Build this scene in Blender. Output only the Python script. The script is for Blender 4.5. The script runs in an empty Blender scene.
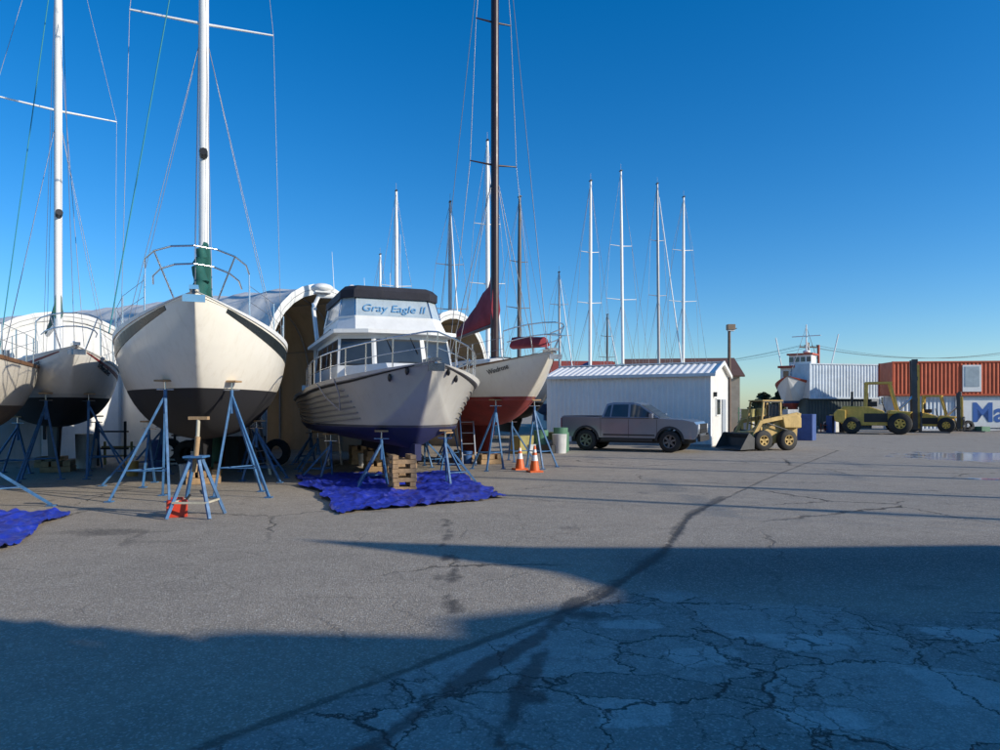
import bpy, bmesh, math, random
import numpy as np
from mathutils import Vector, Matrix, noise
random.seed(7)
V=Vector
sc=bpy.context.scene
# ------------------------------------------------------------------ materials
def new_mat(name):
    m=bpy.data.materials.new(name); m.use_nodes=True
    nt=m.node_tree; nt.nodes.clear()
    o=nt.nodes.new('ShaderNodeOutputMaterial'); b=nt.nodes.new('ShaderNodeBsdfPrincipled')
    nt.links.new(b.outputs[0],o.inputs[0])
    return m,nt,b,o
def N(nt,t,**k):
    n=nt.nodes.new(t)
    for a,v in k.items(): setattr(n,a,v)
    return n
def mixc(nt,fac,a,b,mode='MIX'):
    n=nt.nodes.new('ShaderNodeMix'); n.data_type='RGBA'; n.blend_type=mode
    for s,v in ((0,fac),(6,a),(7,b)):
        if hasattr(v,'is_output'): nt.links.new(v,n.inputs[s])
        elif s==0: n.inputs[0].default_value=v
        else: n.inputs[s].default_value=(v[0],v[1],v[2],1)
    return n.outputs[2]
def math_n(nt,op,a,b=None,c=None,clamp=False):
    n=nt.nodes.new('ShaderNodeMath'); n.operation=op; n.use_clamp=clamp
    for i,v in enumerate((a,b,c)):
        if v is None: continue
        if hasattr(v,'is_output'): nt.links.new(v,n.inputs[i])
        else: n.inputs[i].default_value=v
    return n.outputs[0]
def ramp(nt,fac,lo,hi):
    n=nt.nodes.new('ShaderNodeMapRange'); n.clamp=True
    nt.links.new(fac,n.inputs[0]); n.inputs[1].default_value=lo; n.inputs[2].default_value=hi
    return n.outputs[0]
def noise_n(nt,scale,detail=4,rough=.55,co=None,out=0):
    n=nt.nodes.new('ShaderNodeTexNoise'); n.inputs['Scale'].default_value=scale
    n.inputs['Detail'].default_value=detail; n.inputs['Roughness'].default_value=rough
    if co is not None: nt.links.new(co,n.inputs['Vector'])
    return n.outputs[out]
MC={}
def mat(name,col,rough=.5,metal=0,var=.25,scale=2.0,bump=0,bscale=20,coat=0,spec=.5,streak=True):
    if name in MC: return MC[name]
    m,nt,b,o=new_mat(name)
    tc=N(nt,'ShaderNodeTexCoord'); co=tc.outputs['Object']
    f=noise_n(nt,scale,4,.65,co)
    f=ramp(nt,f,.35,.75)
    dark=[c*(1-var) for c in col]
    c=mixc(nt,f,col,dark)
    if streak:
        mp=N(nt,'ShaderNodeMapping'); mp.inputs['Scale'].default_value=(7,7,.6); nt.links.new(co,mp.inputs[0])
        g=ramp(nt,noise_n(nt,1.5,3,.6,mp.outputs[0]),.52,.8)
        g=math_n(nt,'MULTIPLY',g,var*1.1)
        c=mixc(nt,g,c,(col[0]*.35+.03,col[1]*.33+.025,col[2]*.3+.02))
    nt.links.new(c,b.inputs['Base Color'])
    r=math_n(nt,'MULTIPLY_ADD',f,.15,max(0.03,rough-.05)); nt.links.new(r,b.inputs['Roughness'])
    b.inputs['Metallic'].default_value=metal
    b.inputs['Coat Weight'].default_value=coat
    b.inputs['Specular IOR Level'].default_value=spec
    if bump:
        bn=N(nt,'ShaderNodeBump'); bn.inputs['Strength'].default_value=bump; bn.inputs['Distance'].default_value=.02
        nt.links.new(noise_n(nt,bscale,3,.6,co),bn.inputs['Height']); nt.links.new(bn.outputs[0],b.inputs['Normal'])
    MC[name]=m; return m
def hull_mat(name,top,bottom,zwl,boot=None,bw=.09):
    m,nt,b,o=new_mat(name)
    tc=N(nt,'ShaderNodeTexCoord'); co=tc.outputs['Object']
    sx=N(nt,'ShaderNodeSeparateXYZ'); nt.links.new(co,sx.inputs[0]); z=sx.outputs[2]
    st=ramp(nt,z,zwl,zwl+.006)
    n1=ramp(nt,noise_n(nt,1.3,5,.65,co),.35,.75)
    mp=N(nt,'ShaderNodeMapping'); mp.inputs['Scale'].default_value=(5,5,.5); nt.links.new(co,mp.inputs[0])
    g=ramp(nt,noise_n(nt,1.6,4,.65,mp.outputs[0]),.5,.8)
    tcol=mixc(nt,math_n(nt,'MULTIPLY',n1,.4),top,[c*.86 for c in top])
    tcol=mixc(nt,math_n(nt,'MULTIPLY',g,.25),tcol,(top[0]*.65,top[1]*.58,top[2]*.48))
    n2=ramp(nt,noise_n(nt,3,6,.7,co),.35,.7)
    bcol=mixc(nt,n2,bottom,[c*.6+.008 for c in bottom])
    sc_=ramp(nt,noise_n(nt,9,6,.75,co),.6,.72)
    bcol=mixc(nt,math_n(nt,'MULTIPLY',sc_,.3),bcol,[c*.5+.05 for c in bottom])
    c=mixc(nt,st,bcol,tcol)
    if boot:
        a=math_n(nt,'MULTIPLY',ramp(nt,z,zwl,zwl+.005),math_n(nt,'SUBTRACT',1.0,ramp(nt,z,zwl+bw,zwl+bw+.005)))
        c=mixc(nt,a,c,boot)
    nt.links.new(c,b.inputs['Base Color'])
    r=mixc(nt,st,(.75,.75,.75),(.20,.20,.20)); nt.links.new(r,b.inputs['Roughness'])
    bn=N(nt,'ShaderNodeBump'); bn.inputs['Strength'].default_value=.18; bn.inputs['Distance'].default_value=.05
    nt.links.new(noise_n(nt,1.8,3,.5,co),bn.inputs['Height']); nt.links.new(bn.outputs[0],b.inputs['Normal'])
    return m
def glass(name='window_glass',col=(.015,.02,.025)):
    if name in MC: return MC[name]
    m,nt,b,o=new_mat(name); b.inputs['Roughness'].default_value=.04
    tc=N(nt,'ShaderNodeTexCoord')
    c=mixc(nt,noise_n(nt,2.0,3,.5,tc.outputs['Object']),col,[x*3+.01 for x in col]); nt.links.new(c,b.inputs['Base Color'])
    b.inputs['Specular IOR Level'].default_value=.9; MC[name]=m; return m
def fabric(name,col,trans,tw=.2):
    if name in MC: return MC[name]
    m,nt,b,o=new_mat(name)
    tc=N(nt,'ShaderNodeTexCoord'); co=tc.outputs['Object']
    c=mixc(nt,ramp(nt,noise_n(nt,.7,5,.7,co),.3,.8),col,[x*.8 for x in col])
    mp=N(nt,'ShaderNodeMapping'); mp.inputs['Scale'].default_value=(3,3,.4); nt.links.new(co,mp.inputs[0])
    c=mixc(nt,math_n(nt,'MULTIPLY',ramp(nt,noise_n(nt,1.3,4,.6,mp.outputs[0]),.5,.75),.45),c,[col[0]*.55,col[1]*.55,col[2]*.5])
    nt.links.new(c,b.inputs['Base Color']); b.inputs['Roughness'].default_value=.6
    t=N(nt,'ShaderNodeBsdfTranslucent'); t.inputs[0].default_value=(*trans,1)
    mx=N(nt,'ShaderNodeMixShader'); mx.inputs[0].default_value=tw
    nt.links.new(b.outputs[0],mx.inputs[1]); nt.links.new(t.outputs[0],mx.inputs[2]); nt.links.new(mx.outputs[0],o.inputs[0])
    bn=N(nt,'ShaderNodeBump'); bn.inputs['Strength'].default_value=.4; bn.inputs['Distance'].default_value=.15
    nt.links.new(noise_n(nt,1.2,3,.5,co),bn.inputs['Height']); nt.links.new(bn.outputs[0],b.inputs['Normal'])
    MC[name]=m
    return m
WHITE=mat('white_gelcoat',(.78,.76,.70),.3,var=.12)
WHITEP=mat('white_paint',(.78,.78,.76),.45,var=.12)
ALU=mat('mast_white',(.78,.78,.76),.35,var=.1,streak=False)
ALUM=mat('bare_aluminium',(.55,.55,.56),.35,.8,var=.2,streak=False)
STEEL=mat('stainless_steel',(.7,.7,.7),.2,1,var=.1,streak=False)
WIRE=mat('rig_wire',(.28,.28,.3),.4,.6,var=.1,streak=False)
WIREL=mat('rig_rope',(.35,.34,.36),.7,var=.1,streak=False)
TEALR=mat('teal_rope',(.03,.22,.26),.7,var=.1,streak=False)
BLACK=mat('black_trim',(.02,.02,.022),.5,var=.2,streak=False)
RUB=mat('tyre_rubber',(.03,.029,.028),.8,var=.4,bump=.3,streak=False)
TEAK=mat('teak',(.22,.11,.05),.6,var=.4)
WOOD=mat('timber',(.42,.27,.14),.8,var=.4,scale=6,bump=.3)
BLUEST=mat('stand_blue_paint',(.055,.17,.36),.55,var=.5,scale=9)
YEL=mat('machine_yellow',(.80,.50,.09),.5,var=.35,scale=4)
GREY=mat('machine_grey',(.08,.08,.08),.6,var=.4)
GLASS=glass()
# ------------------------------------------------------------------ mesh builder
class B:
    def __init__(s): s.v=[];s.f=[];s.m=[];s.s=[];s.mats=[]
    def mi(s,m):
        if m not in s.mats: s.mats.append(m)
        return s.mats.index(m)
    def add(s,vs,fs,m,smooth=False):
        o=len(s.v); s.v+= [tuple(v) for v in vs]; k=s.mi(m)
        for f in fs: s.f.append(tuple(i+o for i in f)); s.m.append(k); s.s.append(smooth)
    def box(s,c,d,m,rz=0,M=None):
        x,y,z=[a/2 for a in d]
        vs=[V((i*x,j*y,k*z)) for k in(-1,1) for j in(-1,1) for i in(-1,1)]
        R=M if M is not None else Matrix.Rotation(rz,3,'Z')
        vs=[R@v+V(c) for v in vs]
        s.add(vs,[(0,2,3,1),(4,5,7,6),(0,1,5,4),(2,6,7,3),(0,4,6,2),(1,3,7,5)],m)
    def tube(s,a,b,r,m,r2=None,n=8,cap=True):
        a=V(a);b=V(b);d=b-a
        if d.length<1e-6:return
        r2=r if r2 is None else r2
        if r<.02: cap=False
        q=d.to_track_quat('Z','Y').to_matrix()
        vs=[]
        for p,rr in((a,r),(b,r2)):
            for i in range(n):
                t=2*math.pi*i/n; vs.append(p+q@V((math.cos(t)*rr,math.sin(t)*rr,0)))
        fs=[(i,(i+1)%n,n+(i+1)%n,n+i) for i in range(n)]
        s.add(vs,fs,m,True)
        if cap: s.add(vs,[tuple(range(n))[::-1],tuple(range(n,2*n))],m)
    def path(s,ps,r,m,n=6):
        for a,b in zip(ps[:-1],ps[1:]): s.tube(a,b,r,m,n=n)
    def beam(s,a,b,w,h,m):
        a=V(a);b=V(b);d=b-a;q=d.to_track_quat('X','Z').to_matrix()
        s.box((a+b)/2,(d.length,w,h),m,M=q)
    def loft(s,rings,m,closed=True,smooth=True,caps=False):
        n=len(rings[0]); vs=[p for r in rings for p in r]; fs=[]
        for i in range(len(rings)-1):
            for j in range(n if closed else n-1):
                k=(j+1)%n; fs.append((i*n+j,i*n+k,(i+1)*n+k,(i+1)*n+j))
        s.add(vs,fs,m,smooth)
        if caps:
            s.add(rings[0],[tuple(range(n))],m); s.add(rings[-1],[tuple(range(n))],m)
    def ball(s,c,r,m,sc3=(1,1,1),nu=12,nv=8):
        rings=[]
        for i in range(nv+1):
            a=math.pi*i/nv-math.pi/2
            rings.append([V(c)+V((math.cos(a)*math.cos(2*math.pi*j/nu)*r*sc3[0],math.cos(a)*math.sin(2*math.pi*j/nu)*r*sc3[1],math.sin(a)*r*sc3[2])) for j in range(nu)])
        s.loft(rings,m)
    def extr(s,prof,y0,y1,m,smooth=False):
        n=len(prof)
        vs=[V((p[0],y0,p[1])) for p in prof]+[V((p[0],y1,p[1])) for p in prof]
        s.add(vs,[tuple(range(n)),tuple(range(n,2*n))[::-1]]+[(i,n+i,n+(i+1)%n,(i+1)%n) for i in range(n)],m,smooth)
    def lathe_y(s,c,prof,m,n=28,smooth=True):
        rings=[]
        for r,y in prof:
            rings.append([V(c)+V((math.cos(2*math.pi*j/n)*r,y,math.sin(2*math.pi*j/n)*r)) for j in range(n)])
        s.loft(rings,m,smooth=smooth)
    def wheel(s,c,r,w,rim,side=1,ratio=.58,spokes=6):
        h=w/2
        s.lathe_y(c,[(r*ratio,-h),(r*.93,-h),(r,-h*.75),(r,h*.75),(r*.93,h),(r*ratio,h)],RUB)
        y=side*h
        s.lathe_y(c,[(r*ratio,y),(r*ratio*.93,y*.95),(r*ratio*.85,y*.45),(.001,y*.45)],BLACK)
        s.lathe_y(c,[(r*ratio,y*1.02),(r*ratio*.88,y*1.02),(r*ratio*.86,y*.8)],rim)
        s.lathe_y(c,[(r*.16,y*.5),(r*.16,y*.9),(.001,y*.95)],rim)
        for k in range(spokes):
            a=2*math.pi*k/spokes+.3
            d=V((math.cos(a),0,math.sin(a)))
            s.beam(V(c)+V((0,y*.82,0))+d*r*.1,V(c)+V((0,y*.85,0))+d*r*ratio*.9,.05*r/.38,.07*r/.38,rim)
    def quad(s,P,u0,u1,v0,v1,off,m):
        a,b,c,d=[V(p) for p in P]
        nrm=(b-a).cross(d-a).normalized()
        def q(u,v): return (a*(1-u)+b*u)*(1-v)+(d*(1-u)+c*u)*v
        pts=[q(u0,v0),q(u1,v0),q(u1,v1),q(u0,v1)]
        o=[p+nrm*off for p in pts]; i=[p-nrm*.01 for p in pts]
        s.add(i+o,[(4,5,6,7),(0,1,5,4),(1,2,6,5),(2,3,7,6),(3,0,4,7)],m)
    def obj(s,name,parent=None,bevel=0,loc=None,rz=0):
        me=bpy.data.meshes.new(name); me.from_pydata(s.v,[],s.f)
        for m in s.mats: me.materials.append(m)
        me.polygons.foreach_set('material_index',s.m); me.polygons.foreach_set('use_smooth',s.s)
        bm=bmesh.new(); bm.from_mesh(me); bmesh.ops.recalc_face_normals(bm,faces=bm.faces); bm.to_mesh(me); bm.free()
        o=bpy.data.objects.new(name,me); sc.collection.objects.link(o)
        if parent: o.parent=parent
        if loc is not None: o.location=loc
        o.rotation_euler[2]=rz
        if bevel:
            md=o.modifiers.new('bevel','BEVEL'); md.width=bevel; md.segments=2; md.limit_method='ANGLE'; md.angle_limit=math.radians(40)
        return o
def emp(name,x,y,hx=1,hy=0,z=0):
    e=bpy.data.objects.new(name,None); sc.collection.objects.link(e); e.location=(x,y,z); e.rotation_euler[2]=math.atan2(hy,hx); e.empty_display_size=.3
    return e
def text(name,s,size,loc,rot,m,parent,shear=0,off=0):
    c=bpy.data.curves.new(name,'FONT'); c.body=s; c.size=size; c.align_x='CENTER'; c.align_y='CENTER'; c.extrude=.004; c.shear=shear; c.offset=off
    o=bpy.data.objects.new(name,c); sc.collection.objects.link(o); o.location=loc; o.rotation_euler=rot; o.parent=parent; c.materials.append(m); return o
# ------------------------------------------------------------------ ground
def seg_d(X,Y,pts):
    D=np.full(X.shape,1e9)
    for (x0,y0),(x1,y1) in zip(pts[:-1],pts[1:]):
        dx,dy=x1-x0,y1-y0; t=np.clip(((X-x0)*dx+(Y-y0)*dy)/(dx*dx+dy*dy),0,1)
        D=np.minimum(D,np.hypot(X-x0-t*dx,Y-y0-t*dy))
    return D
SEAM=[(-2.4,2.4),(-1.5,3.5),(-.3,4.9),(.88,6.25),(1.9,8.2),(3.0,11.1),(6.2,16.5),(13.7,28.3)]
def build_ground():
    xs=np.concatenate([[-900,-400,-150,-60,-30,-18],np.arange(-12,20.01,.08),[24,30,45,80,150,400,900]])
    ys=np.concatenate([[-900,-300,-100,-30,-8,-2],np.arange(1.5,12,.07),np.arange(12,28.01,.12),[30,34,40,50,70,110,200,400,1500]])
    X,Y=np.meshgrid(xs,ys); nx,ny=len(xs),len(ys)
    rs=np.random.RandomState(3)
    jig=.12*np.sin(X*3.1+Y*2.3)+.08*np.sin(X*7.7-Y*5.1)+.05*np.sin(Y*13+X*3)
    st=np.zeros(X.shape)
    def blob(x,y,rx,ry,a):
        nonlocal st
        d=np.hypot((X-x)/rx,(Y-y)/ry)+jig; st=np.maximum(st,a*np.clip(1.35-d,0,1))
    def line(pts,w,a):
        nonlocal st
        d=seg_d(X,Y,pts)+jig*.4*w/.15; st=np.maximum(st,a*np.clip(1.5-d/w,0,1))
    line([(.88,6.3),(1.9,8.2),(3.0,11.1),(4.3,13.5)],.09,.7)
    line([(.7,6.2),(.25,5.1),(-.2,4.45),(-.55,3.7),(-.8,3.2)],.08,.95)
    line([(.3,4.9),(.12,4.2),(0,3.5)],.05,.9)
    blob(-.18,4.4,.17,.15,1);blob(.2,4.1,.1,.1,.9)
    for i in range(26):
        t=rs.rand(); blob(-.78+.38*t+rs.randn()*.05,10.8-5.2*t,.05+.05*rs.rand(),.10+.1*rs.rand(),.8)
    for i in range(60): blob(rs.uniform(-9,15),rs.uniform(5,22),rs.uniform(.05,.35),rs.uniform(.05,.4),rs.uniform(.25,.6))
    blob(-5.3,9.6,1.0,.35,.6); blob(-4.3,8.9,.8,.2,.45);blob(-3.4,7.6,.5,.15,.4)
    old=np.clip(( (6.15+.35*np.sin(X*1.3)+.12*np.sin(X*5)-Y))/.15,0,1)*np.clip((X-np.interp(Y,[2,3.5,4.9,6.25],[-2.6,-1.5,-.3,.88]))/.1,0,1)
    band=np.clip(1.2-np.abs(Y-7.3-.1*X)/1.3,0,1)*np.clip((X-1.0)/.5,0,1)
    pud=np.clip(1.4-np.hypot((X-17.6)/3.3,(Y-24.3)/2.4)-jig*1.2,0,1)
    pud=np.maximum(pud,np.clip(1.3-np.hypot((X-12.0)/1.0,(Y-16.8)/.35)-jig*1.5,0,1)*.6)
    seam=np.clip(1.3-seg_d(X,Y,SEAM)/.05-jig,0,1)
    tone=np.clip((X-np.interp(Y,[s[1] for s in SEAM],[s[0] for s in SEAM]))/.1,0,1)
    rep=np.clip(1.25-np.maximum(abs(X-1.78)/.27,abs(Y-3.82)/.19)-jig,0,1)
    for (x,y,a,c_) in((1.35,4.75,.34,.25),(2.3,5.1,.45,.22),(2.9,4.3,.3,.3),(.75,3.9,.22,.16),(3.6,5.2,.4,.2),(1.0,5.5,.3,.12)):
        rep=np.maximum(rep,.78*np.clip(1.25-np.maximum(abs(X-x)/a,abs(Y-y)/c_)-jig*2,0,1))
    me=bpy.data.meshes.new('ground')
    vs=np.stack([X.ravel(),Y.ravel(),np.zeros(X.size)],1)
    idx=np.arange(nx*ny).reshape(ny,nx)
    fs=np.stack([idx[:-1,:-1].ravel(),idx[:-1,1:].ravel(),idx[1:,1:].ravel(),idx[1:,:-1].ravel()],1)
    me.from_pydata(vs.tolist(),[],fs.tolist())
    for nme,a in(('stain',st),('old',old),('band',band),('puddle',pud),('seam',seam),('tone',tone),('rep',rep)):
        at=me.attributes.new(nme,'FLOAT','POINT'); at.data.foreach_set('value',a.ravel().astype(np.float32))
    o=bpy.data.objects.new('ground',me); sc.collection.objects.link(o)
    m,nt,b,out=new_mat('asphalt')
    tc=N(nt,'ShaderNodeTexCoord'); co=tc.outputs['Object']
    A=lambda n:(lambda q:(setattr(q,'attribute_name',n),q.outputs['Fac'])[1])(N(nt,'ShaderNodeAttribute'))
    big=ramp(nt,noise_n(nt,.35,4,.6,co),.3,.7)
    mid=ramp(nt,noise_n(nt,2.2,6,.75,co),.35,.68)
    med=ramp(nt,noise_n(nt,13,5,.75,co),.4,.68)
    fine=ramp(nt,noise_n(nt,70,3,.8,co),.35,.65)
    vor=N(nt,'ShaderNodeTexVoronoi'); vor.inputs['Scale'].default_value=80; nt.links.new(co,vor.inputs['Vector'])
    dn=N(nt,'ShaderNodeTexNoise'); dn.inputs['Scale'].default_value=3.; dn.inputs['Detail'].default_value=6; dn.inputs['Roughness'].default_value=.65; nt.links.new(co,dn.inputs['Vector'])
    va=N(nt,'ShaderNodeVectorMath'); va.operation='MULTIPLY_ADD'; nt.links.new(dn.outputs['Color'],va.inputs[0]); va.inputs[1].default_value=(.5,.5,.0); nt.links.new(co,va.inputs[2])
    cell=N(nt,'ShaderNodeTexVoronoi'); cell.inputs['Scale'].default_value=1.1; nt.links.new(va.outputs[0],cell.inputs['Vector'])
    sc1=N(nt,'ShaderNodeSeparateColor'); nt.links.new(cell.outputs['Color'],sc1.inputs[0])
    c=mixc(nt,big,(.49,.415,.325),(.38,.33,.265))
    c=mixc(nt,math_n(nt,'MULTIPLY',A('tone'),.6),c,(.42,.375,.315))
    oldc=mixc(nt,sc1.outputs[0],(.30,.29,.265),(.62,.59,.54))
    c=mixc(nt,math_n(nt,'MULTIPLY',A('old'),.9),c,oldc)
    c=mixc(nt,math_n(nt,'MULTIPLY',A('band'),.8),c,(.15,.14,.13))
    c=mixc(nt,math_n(nt,'MULTIPLY',ramp(nt,math_n(nt,'ADD',A('rep'),math_n(nt,'MULTIPLY',noise_n(nt,7,4,.7,co),.5)),.55,.68),.85),c,(.72,.70,.65))
    c=mixc(nt,math_n(nt,'MULTIPLY',mid,.42),c,(.19,.165,.135))
    c=mixc(nt,math_n(nt,'MULTIPLY',med,.30),c,(.14,.125,.105))
    c=mixc(nt,math_n(nt,'MULTIPLY',fine,.45),c,(.10,.09,.078))
    sepv=N(nt,'ShaderNodeSeparateColor'); nt.links.new(vor.outputs['Color'],sepv.inputs[0])
    c=mixc(nt,math_n(nt,'MULTIPLY',ramp(nt,sepv.outputs[0],.75,.95),.45),c,(.68,.62,.54))
    def crack(scale,w):
        v=N(nt,'ShaderNodeTexVoronoi',feature='DISTANCE_TO_EDGE'); v.inputs['Scale'].default_value=scale
        nt.links.new(va.outputs[0],v.inputs['Vector'])
        return math_n(nt,'SUBTRACT',1.0,ramp(nt,v.outputs['Distance'],w*.3,w))
    patchy=ramp(nt,noise_n(nt,.9,3,.5,co),.42,.6)
    ck1=math_n(nt,'MULTIPLY',crack(1.1,.013),A('old'))
    ck2=math_n(nt,'MULTIPLY',math_n(nt,'MULTIPLY',crack(3.6,.034),A('old')),patchy)
    ck3=math_n(nt,'MULTIPLY',crack(.22,.006),ramp(nt,noise_n(nt,.25,2,.5,co),.45,.6))
    ck4=math_n(nt,'MULTIPLY',math_n(nt,'MULTIPLY',crack(.7,.008),patchy),.35)
    ck=math_n(nt,'MAXIMUM',math_n(nt,'MAXIMUM',ck1,ck2),math_n(nt,'MAXIMUM',ck3,ck4))
    sn=math_n(nt,'MULTIPLY',ramp(nt,math_n(nt,'ADD',A('seam'),math_n(nt,'MULTIPLY',noise_n(nt,9,4,.7,co),.8)),.75,1.15),.65)
    c=mixc(nt,math_n(nt,'MULTIPLY',math_n(nt,'MAXIMUM',ck,sn),.85),c,(.03,.027,.024))
    stm=ramp(nt,math_n(nt,'ADD',A('stain'),math_n(nt,'MULTIPLY',math_n(nt,'SUBTRACT',noise_n(nt,14,4,.7,co),.5),.9)),.3,.75)
    c=mixc(nt,math_n(nt,'MULTIPLY',stm,.72),c,(.04,.036,.032))
    pd=ramp(nt,math_n(nt,'ADD',A('puddle'),math_n(nt,'MULTIPLY',math_n(nt,'SUBTRACT',noise_n(nt,1.5,5,.7,co),.5),1.3)),.36,.46)
    c=mixc(nt,pd,c,(.30,.34,.38))
    nt.links.new(c,b.inputs['Base Color'])
    r=math_n(nt,'SUBTRACT',.9,math_n(nt,'ADD',math_n(nt,'MULTIPLY',pd,.80),math_n(nt,'MULTIPLY',stm,.25)),clamp=True)
    nt.links.new(r,b.inputs['Roughness']); b.inputs['Specular IOR Level'].default_value=.25
    h=math_n(nt,'ADD',math_n(nt,'MULTIPLY',fine,.4),math_n(nt,'MULTIPLY',vor.outputs['Distance'],.8))
    h=math_n(nt,'SUBTRACT',h,math_n(nt,'MULTIPLY',med,.7))
    h=math_n(nt,'SUBTRACT',h,math_n(nt,'MULTIPLY',math_n(nt,'MAXIMUM',ck,sn),2.))
    h=math_n(nt,'MULTIPLY',h,math_n(nt,'SUBTRACT',1.,pd))
    bn=N(nt,'ShaderNodeBump'); bn.inputs['Strength'].default_value=.55; bn.inputs['Distance'].default_value=.01
    nt.links.new(h,bn.inputs['Height']); nt.links.new(bn.outputs[0],b.inputs['Normal'])
    me.materials.append(m)
build_ground()
CONC=mat('concrete',(.38,.38,.37),.85,var=.4,scale=6,bump=.4,streak=False)
# ------------------------------------------------------------------ hull machinery
class Hull:
    def __init__(s,L,Bm,zb,zm,za,zbot,tm=.5,p=2.,sr=.7,ts=.4,q=1.8,kind='sail',tr=.78,ra=.9):
        s.L=L;s.h=Bm/2;s.zb=zb;s.zm=zm;s.za=za;s.zbot=zbot;s.tm=tm;s.p=p;s.sr=sr;s.ts=ts;s.q=q;s.kind=kind;s.tr=tr;s.ra=ra
    def zs(s,t):
        if t<.6: return s.zm+(s.zb-s.zm)*(1-t/.6)**2
        return s.zm+(s.za-s.zm)*((t-.6)/.4)**2
    def zk(s,t):
        z=s.zbot
        if t<s.ts: z+= (s.zs(t)-s.zbot)*(1-t/s.ts)**s.q
        if t>s.tr: z+= s.ra*((t-s.tr)/(1-s.tr))**1.7
        return z
    def b(s,t):
        if t<s.tm: return s.h*(1-(1-max(t,0)/s.tm)**s.p)+.012
        return s.h*(1-(1-s.sr)*((t-s.tm)/(1-s.tm))**2)
    def P(s,t,u,side,off=0):
        zs,zk,b=s.zs(t),s.zk(t),s.b(t)
        if s.kind=='sail':
            ph=u*math.pi/2; v=max(0,.75*(1-t/.45))
            y=b*((1-v)*math.sin(ph)**.85+v*u); z=zk+(zs-zk)*((1-v)*(1-math.cos(ph))+v*u)
        else:
            g=min(1,t/.45); cf=.30+.58*g**.7; uc=.38; zc=zk+(zs-zk)*(.34-.08*g)
            if u<uc: k=u/uc; y=b*cf*k; z=zk+(zc-zk)*k**1.15
            else:
                k=(u-uc)/(1-uc); y=b*(cf+(1-cf)*k**(1.35)); z=zc+(zs-zc)*k
        return V((-t*s.L,side*(y+off),z))
    def mesh(s,bd,m,deckm,NX=34,NU=16):
        rings=[]
        for i in range(NX+1):
            t=(i/NX)**1.35
            us=[j/NU for j in range(NU+1)]
            rings.append([s.P(t,u,1) for u in us[::-1]]+[s.P(t,u,-1) for u in us[1:]])
        bd.loft(rings,m,closed=False)
        bd.add(rings[-1],[tuple(range(len(rings[-1])))],m)
        dk=[]
        for r,i in zip(rings,range(NX+1)):
            a,b=r[0],r[-1]; z=a.z-.05; w=a.y
            dk.append([V((a.x,w*.985,z)),V((a.x,w*.5,z+.04)),V((a.x,0,z+.06)),V((a.x,-w*.5,z+.04)),V((a.x,-w*.985,z))])
        bd.loft(dk,deckm,closed=False)
    def strip(s,bd,u0,u1,off,m,t0=0,t1=1,n=40,sides=(1,-1)):
        for sd in sides:
            r=[]
            for i in range(n+1):
                t=t0+(t1-t0)*(i/n)**1.2
                um=(u0+u1)/2
                r.append([s.P(t,u0,sd,-.01),s.P(t,u0,sd,off),s.P(t,um,sd,off),s.P(t,u1,sd,off),s.P(t,u1,sd,-.01)])
            bd.loft(r,m,closed=True,smooth=False,caps=True)
    def rail(s,bd,h,m,t0=.03,t1=.97,n=8,wires=2,inset=.05):
        for sd in(1,-1):
            pr=None
            for i in range(n+1):
                t=t0+(t1-t0)*i/n; p=s.P(t,1,sd,-inset); q=p+V((0,0,h))
                bd.tube(p,q,.013,m,n=6)
                if pr:
                    for w in range(wires):
                        f=(w+1)/wires; bd.tube(pr[0].lerp(pr[1],f),p.lerp(q,f),.006,WIRE,n=4)
                pr=(p,q)
    def letter(s,e,txt,size,t,u=.84,sd=1,m=None):
        X=(s.P(t+.05,u,sd)-s.P(t-.05,u,sd)).normalized()
        if sd<0: X=-X
        U=(s.P(t,u+.08,sd)-s.P(t,u-.08,sd)); Z=X.cross(U).normalized()
        if Z.y*sd<0: Z=-Z
        Y=Z.cross(X)
        R=Matrix((X,Y,Z)).transposed().to_euler()
        text('name_lettering',txt,size,s.P(t,u,sd)+Z*.022,R,m or BLACK,e)
def cover_tube(bd,a,b,h0,h1,w,m,n=14,sag=.1):
    a=V(a);b=V(b);d=(b-a);dn=d.normalized();side=dn.cross(V((0,0,1))).normalized()
    rings=[]
    for i in range(n+1):
        t=i/n; c=a.lerp(b,t); h=h0+(h1-h0)*t**.7; r=[]
        for j in range(12):
            an=2*math.pi*j/12; k=1+.16*noise.noise(V((t*9,j*.9,h0*3)))
            r.append(c+side*math.cos(an)*w*k*(1-.35*t)*(1 if math.sin(an)<0 else .6)+V((0,0,(h*.5+math.sin(an)*h*.5)*k)))
        rings.append(r)
    bd.loft(rings,m,caps=True)
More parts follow.
